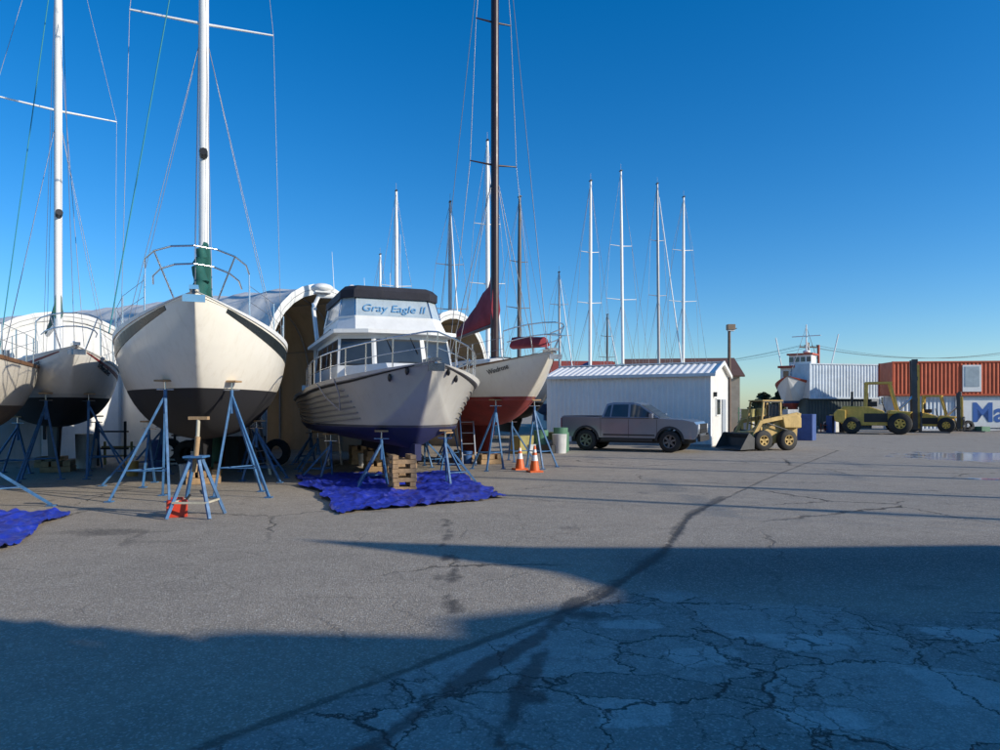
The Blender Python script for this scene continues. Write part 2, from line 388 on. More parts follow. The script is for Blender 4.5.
def sailboat(name,x,y,hx,hy,H,top,bottom,zwl,mast_t,mast_z,mast_m=None,mast_r=.085,cover=None,coverh=.45,boot=None,stripe=None,detail=2,spr=(.55,.8),sprw=1.35,
             hull_name='hull',keel_z=.3,furl=None,tl=None,rake=0,boom_z=1.6,cap=None,coverw=.14):
    e=emp(name,x,y,hx,hy); mast_m=mast_m or ALU
    hm=hull_mat(name+'_hullpaint',top,bottom,zwl,boot)
    b=B(); H.mesh(b,hm,WHITE)
    L=H.L
    def sect(x0,x1,z,w,n=10):
        r=[]
        for j in range(n): 
            a=2*math.pi*j/n; r.append(V(((x0+x1)/2+math.cos(a)*(x0-x1)/2,math.sin(a)*w/2*(1 if abs(math.cos(a))<.8 else .6),z)))
        return r
    b.loft([sect(-L*.36,-L*.72,H.zbot+.35,.42),sect(-L*.37,-L*.71,H.zbot-.1,.30),sect(-L*.42,-L*.68,keel_z,.24)],hm,caps=True)
    b.loft([sect(-L*.86,-L*.93,H.zk(.9)+.3,.10),sect(-L*.85,-L*.93,keel_z+.4,.09)],hm,caps=True)
    H.strip(b,.97,1.0,.025,cap or (TEAK if stripe is None else WHITEP),n=40)
    if stripe: H.strip(b,stripe[1],stripe[2],.012,stripe[0],t0=stripe[3],t1=.97)
    b.obj(hull_name,e)
    b=B()
    def ring(t,w,h,zoff):
        z=H.zs(t)-.06; X=-t*L; hw=H.h*w
        return [V((X,hw,z)),V((X-.03,hw*.88,z+h)),V((X-.03,hw*.4,z+h+.05)),V((X-.03,-hw*.4,z+h+.05)),V((X-.03,-hw*.88,z+h)),V((X,-hw,z))]
    r=[ring(.24,.34,.02,0),ring(.29,.42,.3,0),ring(.45,.6,.42,0),ring(.68,.62,.44,0),ring(.69,.6,.40,0)]
    b.loft(r,WHITE,closed=False,smooth=False); b.add(r[-1],[tuple(range(6))],WHITE)
    for sd in(1,-1):
        for k in range(4):
            t=.40+k*.07
            z=H.zs(t)-.06; hw=H.h*(.53+.02*k)
            b.box((-t*L,sd*hw*.965,z+.24),(.38,.10,.13),GLASS)
    b.box((-.33*L,0,H.zs(.33)+.33),(.5,.5,.06),GLASS)
    if detail>1:
        b.box((-.70*L,0,H.zs(.7)+.5),(.9,.9,.12),BLACK)
        for sd in(1,-1): b.tube((-.8*L,sd*.5*H.h,H.zs(.8)),(-.8*L,sd*.5*H.h,H.zs(.8)+.3),.09,STEEL)
    b.obj('cabin',e,bevel=.02)
    b=B(); mx=-mast_t*L; z0=H.zs(mast_t)+.25; mz=mast_z; tip=V((mx-rake,0,mz)); base=V((mx,0,z0))
    b.tube(base,base.lerp(tip,.7),mast_r,mast_m,mast_r*.95,n=12); b.tube(base.lerp(tip,.7),tip,mast_r*.95,mast_m,mast_r*.6,n=12)
    chain=[V((mx-.15,sd*H.h*.93,H.zs(mast_t))) for sd in(1,-1)]
    wr=.0065 if detail>1 else .011
    for i,sd in enumerate((1,-1)):
        prev=chain[i]
        for f in spr:
            z=z0+(mz-z0)*f; w=sprw*(1-.25*(f>.6)); c=V((mx-rake*f,0,z)); s_=V((mx-.1-rake*f,sd*w,z+.08))
            b.tube(c,s_,.032,mast_m,.02); b.tube(prev,s_,wr,WIRE,n=4); 
            if f==spr[0]:
                b.tube(chain[i]+V((.35,-sd*.1,0)),c-V((0,0,.05)),wr,WIRE,n=4)
                b.tube(chain[i]-V((.35,sd*.1,0)),c-V((0,0,.05)),wr,WIRE,n=4)
            prev=s_
        b.tube(prev,tip,wr,WIRE,n=4)
    bow=V((-.02*L,0,H.zs(0)+.05)); stern=V((-.99*L,0,H.zs(1)))
    b.tube(bow,tip,wr,WIRE,n=4); b.tube(stern,tip,wr,WIRE,n=4)
    if furl: b.tube(bow.lerp(tip,.04),bow.lerp(tip,.93),.05,furl,.03,n=8)
    if detail>1:
        for k in range(2):
            a=math.pi*k+.5; b.tube(base+V((math.cos(a)*(.2+.25*k),math.sin(a)*(.2+.3*k),0)),tip-V((0,0,.2*k+.1)),.006,WIREL,n=4)
        b.tube(bow+V((-.6,.25,0)),base.lerp(tip,.72),.007,WIREL,n=4)
        b.tube(chain[1]+V((1.6,0,0)),base.lerp(tip,.9),.013,TEALR,n=5)
        b.tube(base.lerp(tip,.3)+V((.12,0,0)),base.lerp(tip,.3)+V((.3,0,.05)),.09,BLACK,n=8)
    b.tube(tip,tip+V((0,0,.5)),.01,WIRE,n=4); b.box(tip+V((0,0,.05)),(.3,.12,.06),BLACK)
    bz=H.zs(mast_t)+boom_z-.3; be=V((mx-L*.36,0,bz-.1)); b.tube((mx,0,bz),be,.06,mast_m)
    if cover: cover_tube(b,(mx+.08,0,bz),be,coverh,.16,coverw,cover)
    b.obj('mast_and_rigging',e)
    if detail>0:
        b=B(); H.rail(b,.6,STEEL,t0=.14,t1=.95,n=7)
        z=H.zs(0)
        for hh in (.62,.33):
            ps=[]
            for k in range(9):
                a=math.pi*(k/8)-math.pi/2; tt=.14; w=H.b(tt)-.06
                ps.append(V((-tt*L+(tt*L+.22)*math.cos(a),w*math.sin(a)*(1 if hh>.5 else .85),z+hh+.08*math.cos(a))))
            b.path(ps,.016,STEEL)
            if hh>.5:
                for k in(0,2,6,8): 
                    t=.14 if k in(0,8) else .05
                    b.tube(ps[k],H.P(t,1,1 if k>4 else -1,-.05),.015,STEEL,n=6)
        b.box((-.05,0,z+.03),(.6,.14,.07),STEEL); b.tube((-.3,0,z+.1),(.25,0,z-.05),.03,STEEL); b.box((.22,0,z-.15),(.06,.34,.12),STEEL)
        b.obj('bow_rail',e)
    if tl:
        for sd in(1,-1): H.letter(e,tl[0],tl[1],tl[2],sd=sd)
    return e
GREENC=mat('green_canvas',(.01,.11,.09),.8,var=.4,bump=.5,bscale=5)
REDC=mat('maroon_canvas',(.25,.015,.03),.8,var=.4,bump=.5,bscale=5)
BLUEC=mat('blue_canvas',(.02,.06,.22),.8,var=.4,bump=.5,bscale=5)
MAROON=mat('maroon_mast_paint',(.035,.015,.015),.35,var=.2,streak=False)
# boat C (main)
HC=Hull(11.2,3.62,3.62,3.12,3.2,1.0,tm=.48,p=2.1,sr=.68,ts=.40,q=2.0)
eC=sailboat('sailboat',-5.02,11.5,.36,-.93,HC,(.86,.81,.70),(.018,.018,.022),2.07,.41,16.5,mast_r=.11,cover=BLUEC,stripe=(mat('dark_green_stripe',(.015,.02,.02),.3,var=.1,streak=False),.875,.95,.07),detail=2,spr=(.53,.82),sprw=1.5)
b=B()
cover_tube(b,(-2.3,.1,3.65),(-2.32,.1,4.75),.35,.2,.16,GREENC,n=6)
bz=[V((-2.2+.05*math.sin(k),.05*math.cos(k*2),3.6+k*.17)) for k in range(8)]
for k in range(7): b.tube(bz[k],bz[k+1],.17-.012*k,GREENC,.165-.014*k,n=10)
b.obj('furled_staysail',eC)
# boat B
HB=Hull(9.6,2.9,3.08,2.70,2.78,1.2,tm=.5,p=2.0,sr=.7,ts=.38,q=1.9)
eB=sailboat('sailboat',-9.4,15.5,.6,-.8,HB,(.74,.72,.68),(.018,.018,.022),1.95,.42,15.8,mast_r=.10,cover=GREENC,coverh=.8,boot=(.6,.6,.58),stripe=(mat('red_stripe',(.2,.03,.03),.4,var=.1,streak=False),.88,.92,.05),detail=2,spr=(.52,),sprw=1.4,tl=('Bellweather',.22,.17))
# boat A
HA=Hull(9.0,2.8,2.9,2.65,2.7,1.15,tm=.5,p=2.1,sr=.7,ts=.38,q=1.9)
AX=-8.85
eA=sailboat('sailboat',AX,8.3,.36,-.93,HA,(.74,.68,.58),(.12,.09,.07),1.75,.42,15.0,cover=BLUEC,detail=2,tl=None)
b=B(); 
for t,sd in((.22,1),(.36,1)):
    p=HA.P(t,.8,sd,.13); b.tube(p+V((0,0,.3)),p-V((0,0,.3)),.11,BLACK,n=12); b.ball(p+V((0,0,.3)),.11,BLACK); b.ball(p-V((0,0,.3)),.11,BLACK); b.tube(p+V((0,0,.3)),HA.P(t,1,sd),.01,WIREL)
b.obj('fenders',eA)
# boat E
HE=Hull(10.2,3.1,3.12,2.75,2.85,1.15,tm=.5,p=2.0,sr=.65,ts=.42,q=1.8)
eE=sailboat('sailboat',1.28,17.5,.38,-.925,HE,(.82,.76,.65),(.30,.035,.03),1.92,.37,19.5,mast_m=MAROON,mast_r=.125,cover=REDC,coverh=1.7,coverw=.17,boot=(.25,.03,.03),detail=1,spr=(.36,.62),sprw=.75,tl=('Windrose',.2,.16),boom_z=1.7)
b=B(); cover_tube(b,(-.4,0,3.25),(-2.4,0,3.35),.25,.35,.2,REDC,n=10); b.obj('furled_jib',eE)
# ------------------------------------------------------------------ motor yacht D
DH=(.36,-.933); DP=(-1.30,13.8)
def yacht():
    e=emp('motor_yacht',*DP,*DH)
    H=Hull(10.2,4.0,2.62,2.12,2.0,.78,tm=.42,p=2.5,sr=.9,ts=.17,q=1.25,kind='power',tr=.6,ra=.22)
    hm=hull_mat('yacht_hullpaint',(.46,.44,.40),(.02,.025,.10),1.28,(.10,.10,.11),.05)
    b=B(); H.mesh(b,hm,WHITE,NU=21)
    sm=mat('yacht_strake',(.30,.29,.27),.35,var=.2)
    for u in(.50,.57,.64,.71,.78,.85): H.strip(b,u,u+.014,.03,sm,t0=.20,t1=.99,sides=(-1,1))
    H.strip(b,.955,1.0,.05,mat('rubrail',(.70,.68,.63),.4,var=.2)); H.strip(b,.925,.945,.02,BLACK,t0=.03)
    b.box((-4.5,0,.75),(6.5,.14,.35),hm)
    for sd in(1,-1):
        for k in range(2):
            p=H.P(.045+.035*k,.83,sd,.03); b.ball(p,.085,BLACK,(1,.45,1))
    b.obj('hull',e)
    L=H.L
    CAB=mat('yacht_cabin_white',(.74,.74,.72),.35,var=.12)
    b=B()
    def solid(bt,tp,m): b.add(bt+tp,[(0,1,2,3),(4,7,6,5),(0,4,5,1),(1,5,6,2),(2,6,7,3),(3,7,4,0)],m)
    bt=[V((-1.0,.6,2.25)),V((-3.2,1.35,2.25)),V((-3.2,-1.35,2.25)),V((-1.0,-.6,2.25))]; tp=[V((-1.7,.6,2.68)),V((-3.2,1.2,2.68)),V((-3.2,-1.2,2.68)),V((-1.7,-.6,2.68))]; solid(bt,tp,CAB)
    b.box((-2.1,0,2.70),(.5,.5,.05),GLASS)
    zc0,zc1=2.2,3.46
    prof0=[(-2.75,0.62),(-3.15,1.45),(-7.6,1.5)]; prof1=[(-3.2,.58),(-3.55,1.34),(-7.6,1.36)]
    P0=[V((x,y,zc0)) for x,y in prof0]+[V((x,-y,zc0)) for x,y in prof0[::-1]]
    P1=[V((x,y,zc1)) for x,y in prof1]+[V((x,-y,zc1)) for x,y in prof1[::-1]]
    b.loft([P0,P1],CAB,smooth=False); b.add(P1,[tuple(range(6))],CAB)
    n=6
    def win(i,us,v0=.42,v1=.88):
        j=(i+1)%n; Q=[P0[j],P0[i],P1[i],P1[j]]
        c=(P0[i]+P0[j]+P1[i]+P1[j])/4; nr=(Q[1]-Q[0]).cross(Q[3]-Q[0])
        if nr.dot(c-V((-5,0,3)))<0: Q=[P0[i],P0[j],P1[j],P1[i]]
        for u0,u1 in us:
            b.quad(Q,u0-.012,u1+.012,v0-.025,v1+.025,.008,BLACK); b.quad(Q,u0,u1,v0,v1,.012,GLASS)
    win(5,[(.06,.94)]); win(0,[(.08,.92)]); win(4,[(.08,.92)]); win(1,[(.03,.2),(.23,.42),(.46,.66),(.7,.92)]); win(3,[(.08,.3),(.34,.54),(.58,.77),(.8,.97)])
    br=[V((-2.95,.75,3.46)),V((-3.3,1.5,3.46)),V((-8.6,1.55,3.46)),V((-8.6,-1.55,3.46)),V((-3.3,-1.5,3.46)),V((-2.95,-.75,3.46))]
    b.loft([br,[p+V((0,0,.09)) for p in br]],CAB,smooth=False,caps=True)
    for sd in(1,-1): b.box((-8.4,sd*1.35,2.78),(.08,.08,1.35),CAB)
    b.box((-9.9,0,2.2),(.1,3.2,.45),CAB)
    for k in(-.3,.3): b.tube((-3.16,k,3.38),(-3.0,k+.15,3.0),.01,BLACK)
    for sd in(1,-1): b.tube((-4,sd*1.48,3.6),(-7.5,sd*1.48,3.6),.015,STEEL)
    b.obj('deckhouse',e,bevel=.025)
    b=B()
    f0=[V((-3.25,1.0,3.55)),V((-3.7,1.38,3.55)),V((-6.6,1.38,3.55)),V((-6.6,-1.38,3.55)),V((-3.7,-1.38,3.55)),V((-3.25,-1.0,3.55))]
    f1=[V((-3.55,.95,3.90)),V((-3.95,1.28,3.90)),V((-6.6,1.3,3.90)),V((-6.6,-1.3,3.90)),V((-3.95,-1.28,3.90)),V((-3.55,-.95,3.90))]
    b.loft([f0,f1],CAB,smooth=False,caps=True)
    VIN=mat('clear_vinyl_enclosure',(.42,.50,.55),.12,var=.25)
    f2=[V((-3.85,.9,4.42)),V((-4.15,1.18,4.42)),V((-6.5,1.2,4.42)),V((-6.5,-1.2,4.42)),V((-4.15,-1.18,4.42)),V((-3.85,-.9,4.42))]
    b.loft([f1,f2],VIN,smooth=False)
    for i in range(6): b.tube(f1[i],f2[i],.02,STEEL,n=6)
    for i in range(6): b.beam(f1[i]+(f1[i]-V((-5,0,3.9)))*.004,f1[(i+1)%6]+(f1[(i+1)%6]-V((-5,0,3.9)))*.004,.03,.05,CAB)
    t0=[p+V((.08 if p.x>-5 else -.2,.05*(1 if p.y>0 else -1),0)) for p in f2]
    tcov=[[V((p.x,p.y,4.40)) for p in t0],[V((p.x+.02,p.y,4.58)) for p in t0],[V((p.x*.985-.08,p.y*.9,4.69)) for p in t0],[V((-5.2+(p.x+5.2)*.5,p.y*.45,4.76)) for p in t0]]
    NAVY=mat('black_canvas',(.012,.013,.025),.75,var=.3,bump=.4,bscale=4); b.loft(tcov,NAVY,smooth=False,caps=True)
    for sd in (1,-1):
        b.path([V((-6.9,sd*1.45,3.5)),V((-7.5,sd*1.5,4.6)),V((-7.5,sd*1.35,4.95))],.06,CAB)
    b.tube((-7.5,1.35,4.95),(-7.5,-1.35,4.95),.06,CAB); b.box((-7.5,-1.25,5.05),(.45,.45,.05),CAB)
    b.ball((-7.5,-1.25,5.17),.33,WHITEP,(1,1,.45)); b.ball((-7.5,-.4,5.15),.16,WHITEP,(1,1,1.2)); b.tube((-7.5,-1.5,4.7),(-6.2,-1.6,4.4),.05,WHITEP)
    for yy,hh in((-.9,6.3),(.75,5.8),(1.05,7.0),(0,5.6)): b.tube((-7.5,yy,4.9),(-7.7,yy*1.05,hh),.012,WHITEP,.006,n=6)
    b.obj('flybridge',e,bevel=.015)
    text('name_lettering','Gray Eagle II',.31,(-3.66,0,4.13),(math.radians(60),0,math.radians(90)),mat('lettering_blue',(.10,.28,.50),.5,var=.05,streak=False),e,shear=.3)
    b=B(); 
    for sd in(1,-1):
        pr=None
        for i in range(10):
            t=.015+.5*i/9; p=H.P(t,1,sd,-.08); q=p+V((0.05,0,.62-.06*(i==9))); 
            b.tube(p,q,.014,STEEL,n=6)
            if pr: b.tube(pr[1],q,.018,STEEL,n=6); b.tube(pr[0].lerp(pr[1],.5),p.lerp(q,.5),.009,STEEL,n=6)
            pr=(p,q)
    b.tube(H.P(.015,1,1,-.08)+V((.05,0,.62)),H.P(.015,1,-1,-.08)+V((.05,0,.62)),.018,STEEL)
    b.box((-.15,0,2.65),(.7,.2,.07),STEEL); b.tube((-.5,0,2.75),(.15,0,2.6),.03,STEEL); b.box((.15,0,2.5),(.08,.32,.16),STEEL)
    b.path([H.P(.2,1,-1,.05),H.P(.21,.8,-1,.12),H.P(.24,.62,-1,.12),H.P(.27,.8,-1,.1),H.P(.28,1,-1,.05)],.014,WIREL)
    b.obj('bow_rail',e)
    return H
HD=yacht()
# ------------------------------------------------------------------ boat stands
def stand(bx,by,tx,ty,tz,r=.5,m=None,rot=0,legs=3):
    m=m or BLUEST
    b=B(); col=V((tx,ty,tz-.25))
    feet=[]
    for k in range(legs):
        a=rot+2*math.pi*k/legs; f=V((bx+math.cos(a)*r,by+math.sin(a)*r,.012)); feet.append(f)
        b.beam(f+V((0,0,.01)),col,.042,.042,m); b.box(f,(.13,.13,.02),m)
    for k in range(legs):
        a=feet[k].lerp(col,.28); c=feet[(k+1)%legs].lerp(col,.28); b.tube(a,c,.013,m,n=6)
    b.tube(col-V((0,0,.35)),col+V((0,0,.1)),.034,m); b.tube(col,V((tx,ty,tz)),.018,STEEL)
    b.tube(col+V((-.16,0,.1)),col+V((.16,0,.1)),.012,STEEL)
    b.box((tx,ty,tz+.015),(.28,.28,.035),WOOD,rz=rot)
    return b.obj('boat_stand')
def stand_on(e_loc,hd,H,t,side,r=.5,rot=0,u=.42,out=.25,m=None):
    hx,hy=hd; n=math.hypot(hx,hy);hx/=n;hy/=n
    p=H.P(t,u,side,.0); X=e_loc[0]+p.x*hx-p.y*hy; Y=e_loc[1]+p.x*hy+p.y*hx
    ox,oy=-side*hy*out,side*hx*out
    stand(X+ox,Y+oy,X,Y,p.z-.05,r,m,rot)
for t,r0 in((.17,.5),(.42,.2),(.68,.8)):
    for sd in(1,-1):
        stand_on((-5.02,11.5),(.36,-.93),HC,t,sd,.62,r0+sd,u=.4,out=.3)
        if t<.6:
            stand_on((-9.4,15.5),(.6,-.8),HB,t,sd,.55,r0,u=.4)
            stand_on((1.28,17.5),(.38,-.925),HE,t+.05,sd,.5,r0,u=.4)
for t in(.14,.36): stand_on((AX,8.3),(.36,-.93),HA,t,1,.75,.3,u=.4,out=.85); stand_on((AX,8.3),(.36,-.93),HA,t,-1,.6,.9,u=.4,out=.3)
for t,r0 in((.16,.2),(.4,.9),(.62,.4),(.85,.1)):
    for sd in(1,-1): stand_on(DP,DH,HD,t,sd,.42,r0,u=.33,out=.3)
CREAM=mat('cream_paint',(.55,.50,.38),.6,var=.4)
b=B(); cx,cy=-4.75,10.95
for sx in(-1,1):
    for sy in(-1,1): b.beam((cx+sx*.33,cy+sy*.3,.01),(cx+sx*.05,cy+sy*.05,.95),.045,.045,BLUEST)
k=.26; z=.25
c=[(cx-k,cy-k,z),(cx+k,cy-k,z),(cx+k,cy+k,z),(cx-k,cy+k,z)]
for i in range(4): b.beam(c[i],c[(i+1)%4],.03,.03,CREAM)
b.box((cx,cy,.94),(.3,.3,.03),BLUEST); b.tube((cx,cy,.8),(cx-.02,cy+.12,1.52),.03,CREAM); b.box((cx-.02,cy+.14,1.54),(.3,.1,.05),WOOD); b.tube((cx-.03,cy,.7),(cx+.03,cy-.02,1.25),.04,WOOD)
b.obj('bow_stand')
def crib(x,y,w,h,n,rz=0,name='timber_crib',m=None):
    b=B(); hh=h/n; R=Matrix.Rotation(rz,3,'Z')
    for k in range(n):
        for s_ in(-1,0,1) if w>.5 else(-1,1):
            o=V((s_*w*.36,0,0)) if k%2 else V((0,s_*w*.36,0))
            d=(w*.24,w,hh*.94) if k%2 else (w,w*.24,hh*.94)
            j=random.uniform(-.015,.015)
            b.box(R@(o+V((j,j,0)))+V((x,y,hh*(k+.5))),d,m or WOOD,rz=rz+j)
    return b.obj(name,bevel=.006)
crib(-2.02,14.5,.5,.74,8,.35)
for t in(.3,.55,.8): crib(DP[0]-DH[0]*10.2*t,DP[1]-DH[1]*10.2*t,.7,.56,4,.35)
for t in(.42,.62): crib(-5.02-.36*11.2*t,11.5+.93*11.2*t,.7,.3,2,.35)
for t in(.42,.62): crib(-9.4-.6*9.6*t,15.5+.8*9.6*t,.7,.3,2,.35); crib(AX-.36*9*t,8.3+.93*9*t,.7,.3,2,.35); crib(1.28-.38*10.2*t,17.5+.925*10.2*t,.7,.3,2,.35)
# ------------------------------------------------------------------ tarps
def tarp(q,seed,n=110,name='blue_tarp'):
    m,nt,bs,o=new_mat(name+str(seed)); tc=N(nt,'ShaderNodeTexCoord'); co=tc.outputs['Object']
    c=mixc(nt,ramp(nt,noise_n(nt,3,5,.6,co),.3,.7),(.014,.03,.30),(.024,.045,.42)); c=mixc(nt,math_n(nt,'MULTIPLY',ramp(nt,noise_n(nt,12,5,.7,co),.55,.72),.5),c,(.2,.22,.35))
    nt.links.new(c,bs.inputs['Base Color']); bs.inputs['Roughness'].default_value=.38
    vs=[];fs=[];a,b_,c_,d=[V((p[0],p[1],0)) for p in q]
    for i in range(n+1):
        for j in range(n+1):
            u,v=i/n,j/n; p=(a*(1-u)+b_*u)*(1-v)+(d*(1-u)+c_*u)*v
            w=noise.noise(V((p.x*.9+seed,p.y*.9,0)))*.25; p=p+V((w,noise.noise(V((p.y*.9,p.x*.8,seed)))*.25,0))
            r1=1-abs(noise.noise(V((p.x*2.3,p.y*1.3+seed,1)))*2); r2=1-abs(noise.noise(V((p.x*5.1+9,p.y*4.3,seed)))*2); r3=1-abs(noise.noise(V((p.x*11+9,p.y*9.3,seed)))*2)
            p.z=.012+.05*max(0,r1)**3+.035*max(0,r2)**2+.014*max(0,r3); vs.append(tuple(p))
    for i in range(n):
        for j in range(n): k=i*(n+1)+j; fs.append((k,k+1,k+n+2,k+n+1))
    me=bpy.data.meshes.new(name); me.from_pydata(vs,[],fs); me.materials.append(m); ob=bpy.data.objects.new(name,me); sc.collection.objects.link(ob)
    for p in me.polygons: p.use_smooth=True
tarp([(-5.2,17.3),(-2.5,11.1),(.15,13.2),(-1.2,18.3)],1.0)
tarp([(-9.8,7.0),(-5.6,7.0),(-6.9,11.3),(-10.5,11.3)],5.0)
# ------------------------------------------------------------------ small items
def cone(x,y,h=.7):
    b=B(); OR=mat('cone_orange',(.75,.13,.02),.5,var=.2); WR=mat('cone_white',(.75,.75,.75),.4,var=.1)
    b.box((0,0,.02),(.36,.36,.04),OR)
    r=lambda z:.14-.115*z/h
    for z0,z1,m in((.04,.3,OR),(.3,.45,WR),(.45,.52,OR),(.52,.6,WR),(.6,h,OR)): b.tube((0,0,z0),(0,0,z1),r(z0),m,r(z1),n=16,cap=(z1==h))
    b.obj('traffic_cone',loc=(x,y,0),rz=.3)
cone(.92,18.6); cone(.55,19.3,.62)
b=B(); RG=mat('red_plastic',(.6,.05,.02),.4,var=.2)
b.box((0,0,.13),(.3,.18,.26),RG); b.box((0,0,.29),(.18,.04,.03),RG); b.box((-.07,0,.27),(.03,.04,.05),RG);b.box((.07,0,.27),(.03,.04,.05),RG); b.tube((.12,0,.25),(.19,0,.34),.02,BLACK)
b.obj('fuel_can',bevel=.02,loc=(-5.05,10.95,0),rz=.4)
def ladder(x,y,h,lean,dx,name='ladder',m=None):
    b=B(); m=m or ALUM
    for s_ in(-.2,.2): b.beam((s_,0,0),(s_,lean,h),.03,.07,m)
    k=int(h/.3)
    for i in range(1,k): b.tube((-.2,lean*i/k,h*i/k),(.2,lean*i/k,h*i/k),.016,m,n=6)
    b.obj(name,loc=(x,y,0),rz=dx)
ladder(-5.9,17.6,3.4,.9,1.2); ladder(-4.9,20.8,3.0,.7,.6); ladder(-.9,20.6,3.2,.8,.3)
for (x,y,c) in((-4.0,20.5,(.6,.6,.6)),(-9.2,17.5,(.5,.3,.08)),(-7.4,16.5,(.5,.5,.5)),(-1.0,21.5,(.05,.15,.4))):
    b=B(); m=mat('bucket_%d'%int(c[0]*100+c[2]*10),c,.5); b.tube((0,0,0),(0,0,.38),.13,m,.155,n=18); b.tube((0,0,.34),(0,0,.36),.165,m,n=18); b.obj('bucket',loc=(x,y,0))
# ------------------------------------------------------------------ tents
def tent(x,y,mx,my,W,L,hw,top,name='fabric_boat_shelter',closed=False):
    e=emp(name,x,y,mx,my)
    f=fabric('shelter_fabric',(.76,.76,.74),(.6,.5,.38),.12); lin=fabric('shelter_light_tinted_skin',(.52,.42,.29),(.45,.36,.24),.15)  # added inner skin, tan painted in for daylight coming through the dirty fabric
    prof=[(-W/2,0),(-W/2,hw*.5),(-W/2,hw)]
    for k in range(1,16):
        a=math.pi*(1-k/16); prof.append((math.cos(a)*W/2,hw+math.sin(a)**.9*(top-hw)))
    prof+=[(W/2,hw),(W/2,hw*.5),(W/2,0)]
    b=B(); nb=int(L/1.5)
    def R_(k_,off):
        rings=[]
        for i in range(nb*4+1):
            s_=i/4; sag=.09*abs(math.sin(math.pi*s_)); rings.append([V((-L*i/(nb*4),p[0]*(1-(sag+off)/W*2),p[1]*(1-(sag+off)/top) if p[1]>0 else 0)) for p in prof])
        return rings
    rg=R_(0,0); b.loft(rg,f,closed=False); b.add(rg[-1],[tuple(range(len(prof)))],f)
    b.obj('fabric_cover',e)
    b=B(); rg=R_(0,.04); b.loft(rg,lin,closed=False)
    if closed:
        rr=[V((-.05,p[0]*.99,p[1]*.99)) for p in prof]; b.add(rr,[tuple(range(len(prof)))],f); b.box((0.0,.4,1.6),(.05,2.6,3.2),WHITEP)
    b.obj('light_tinted_skin',e)
    b=B()
    for i in range(nb+1):
        X=-L*i/nb; ps=[V((X+(.0 if i else .02),p[0]*.965,p[1]*.975)) for p in prof]; b.path(ps,.035,mat('galvanised_tube',(.35,.35,.35),.5,.6,var=.2))
    for k in(2,6,9,12,16): b.tube((0,prof[k][0]*.96,prof[k][1]*.965),(-L,prof[k][0]*.96,prof[k][1]*.965),.025,MC['galvanised_tube'])
    b.loft([[V((.01,p[0]*1.004,p[1]*1.004)) for p in prof],[V((.05,p[0]*.97,p[1]*.975)) for p in prof],[V((.01,p[0]*.93,p[1]*.945)) for p in prof]],f,closed=False)
    b.obj('frame',e)
tent(-6.1,24.3,.88,-.47,5.6,13,2.7,5.95)
tent(-1.75,28.2,.88,-.47,5.4,11,2.7,5.6)
tent(-14.5,23.6,.88,-.47,6.0,14,2.6,4.9,closed=True)
tent(-9.5,36,.8,-.6,6,12,2.7,6.0,closed=True)
# ------------------------------------------------------------------ shed
def shed():
    ax=V((6.9,-3.5,0)).normalized(); e=emp('metal_shed',2.3,34.0,ax.x,ax.y)
    m,nt,bs,o=new_mat('ribbed_white_metal'); tc=N(nt,'ShaderNodeTexCoord'); co=tc.outputs['Object']
    c=mixc(nt,ramp(nt,noise_n(nt,.8,5,.7,co),.35,.75),(.88,.86,.82),(.78,.76,.72)); nt.links.new(c,bs.inputs['Base Color']); bs.inputs['Roughness'].default_value=.4
    L,D,Hh=7.75,4.2,3.2; b=B()
    def ribwall(p0,p1,z0,z1f,outw,pitch=.23):
        p0=V(p0);p1=V(p1);d=(p1-p0);n=int(d.length/pitch);vs=[];fs=[]
        prof=[(0,0),(.62,0),(.72,1),(.9,1),(1.0,0)]; pts=[]
        for i in range(n):
            for a,o_ in prof[:-1]: pts.append(((i+a)/n,o_))
        pts.append((1,0))
        for t,o_ in pts:
            q=p0+d*t+V(outw)*.035*o_; vs+= [(q.x,q.y,z0),(q.x,q.y,z1f(t))]
        for i in range(len(pts)-1): fs.append((2*i,2*i+2,2*i+3,2*i+1))
        b.add(vs,fs,m)
    ribwall((0,0,0),(L,0,0),.02,lambda t:Hh,(0,-1,0))
    ribwall((L,0,0),(L,D,0),.02,lambda t:Hh+.55*(1-abs(2*t-1)),(1,0,0))
    ribwall((L,D,0),(0,D,0),.02,lambda t:Hh,(0,1,0)); ribwall((0,D,0),(0,0,0),.02,lambda t:Hh+.55*(1-abs(2*t-1)),(-1,0,0))
    b.obj('walls',e)
    b=B()
    for s_ in(0,1):
        y0,y1=(-.18,D/2) if s_==0 else (D+.18,D/2)
        n=int((L+.4)/.3)
        vs=[];fs=[]
        for k in range(n*4+1):
            o_=(0,0,.03,.03)[k%4]; X=-.2+(L+.4)*k/(n*4); vs+=[(X,y0,Hh-.02+o_),(X,y1,Hh+.58+o_)]
        for k in range(n*4): fs.append((2*k,2*k+2,2*k+3,2*k+1))
        b.add(vs,fs,m)
    b.box((L/2,-.2,Hh-.05),(L+.4,.07,.14),WHITEP); b.box((L/2,D/2,Hh+.62),(L+.4,.3,.04),WHITEP)
    for s_ in(0,1):
        b.beam((L+.2,-.18 if s_==0 else D+.18,Hh),(L+.2,D/2,Hh+.6),.05,.16,WHITEP)
    b.obj('roof',e)
    b=B()
    DK=mat('door_grey',(.35,.38,.42),.5); b.box((L+.05,2.9,1.05),(.06,.95,2.1),DK); b.box((L+.05,1.25,1.75),(.07,.9,.8),WHITEP); b.box((L+.09,1.25,1.75),(.03,.78,.68),GLASS)
    b.box((L+.1,.4,2.3),(.12,.2,.2),BLACK); b.box((L/2,-.02,.05),(L,.05,.12),CONC)
    b.obj('door_and_window',e)
shed()
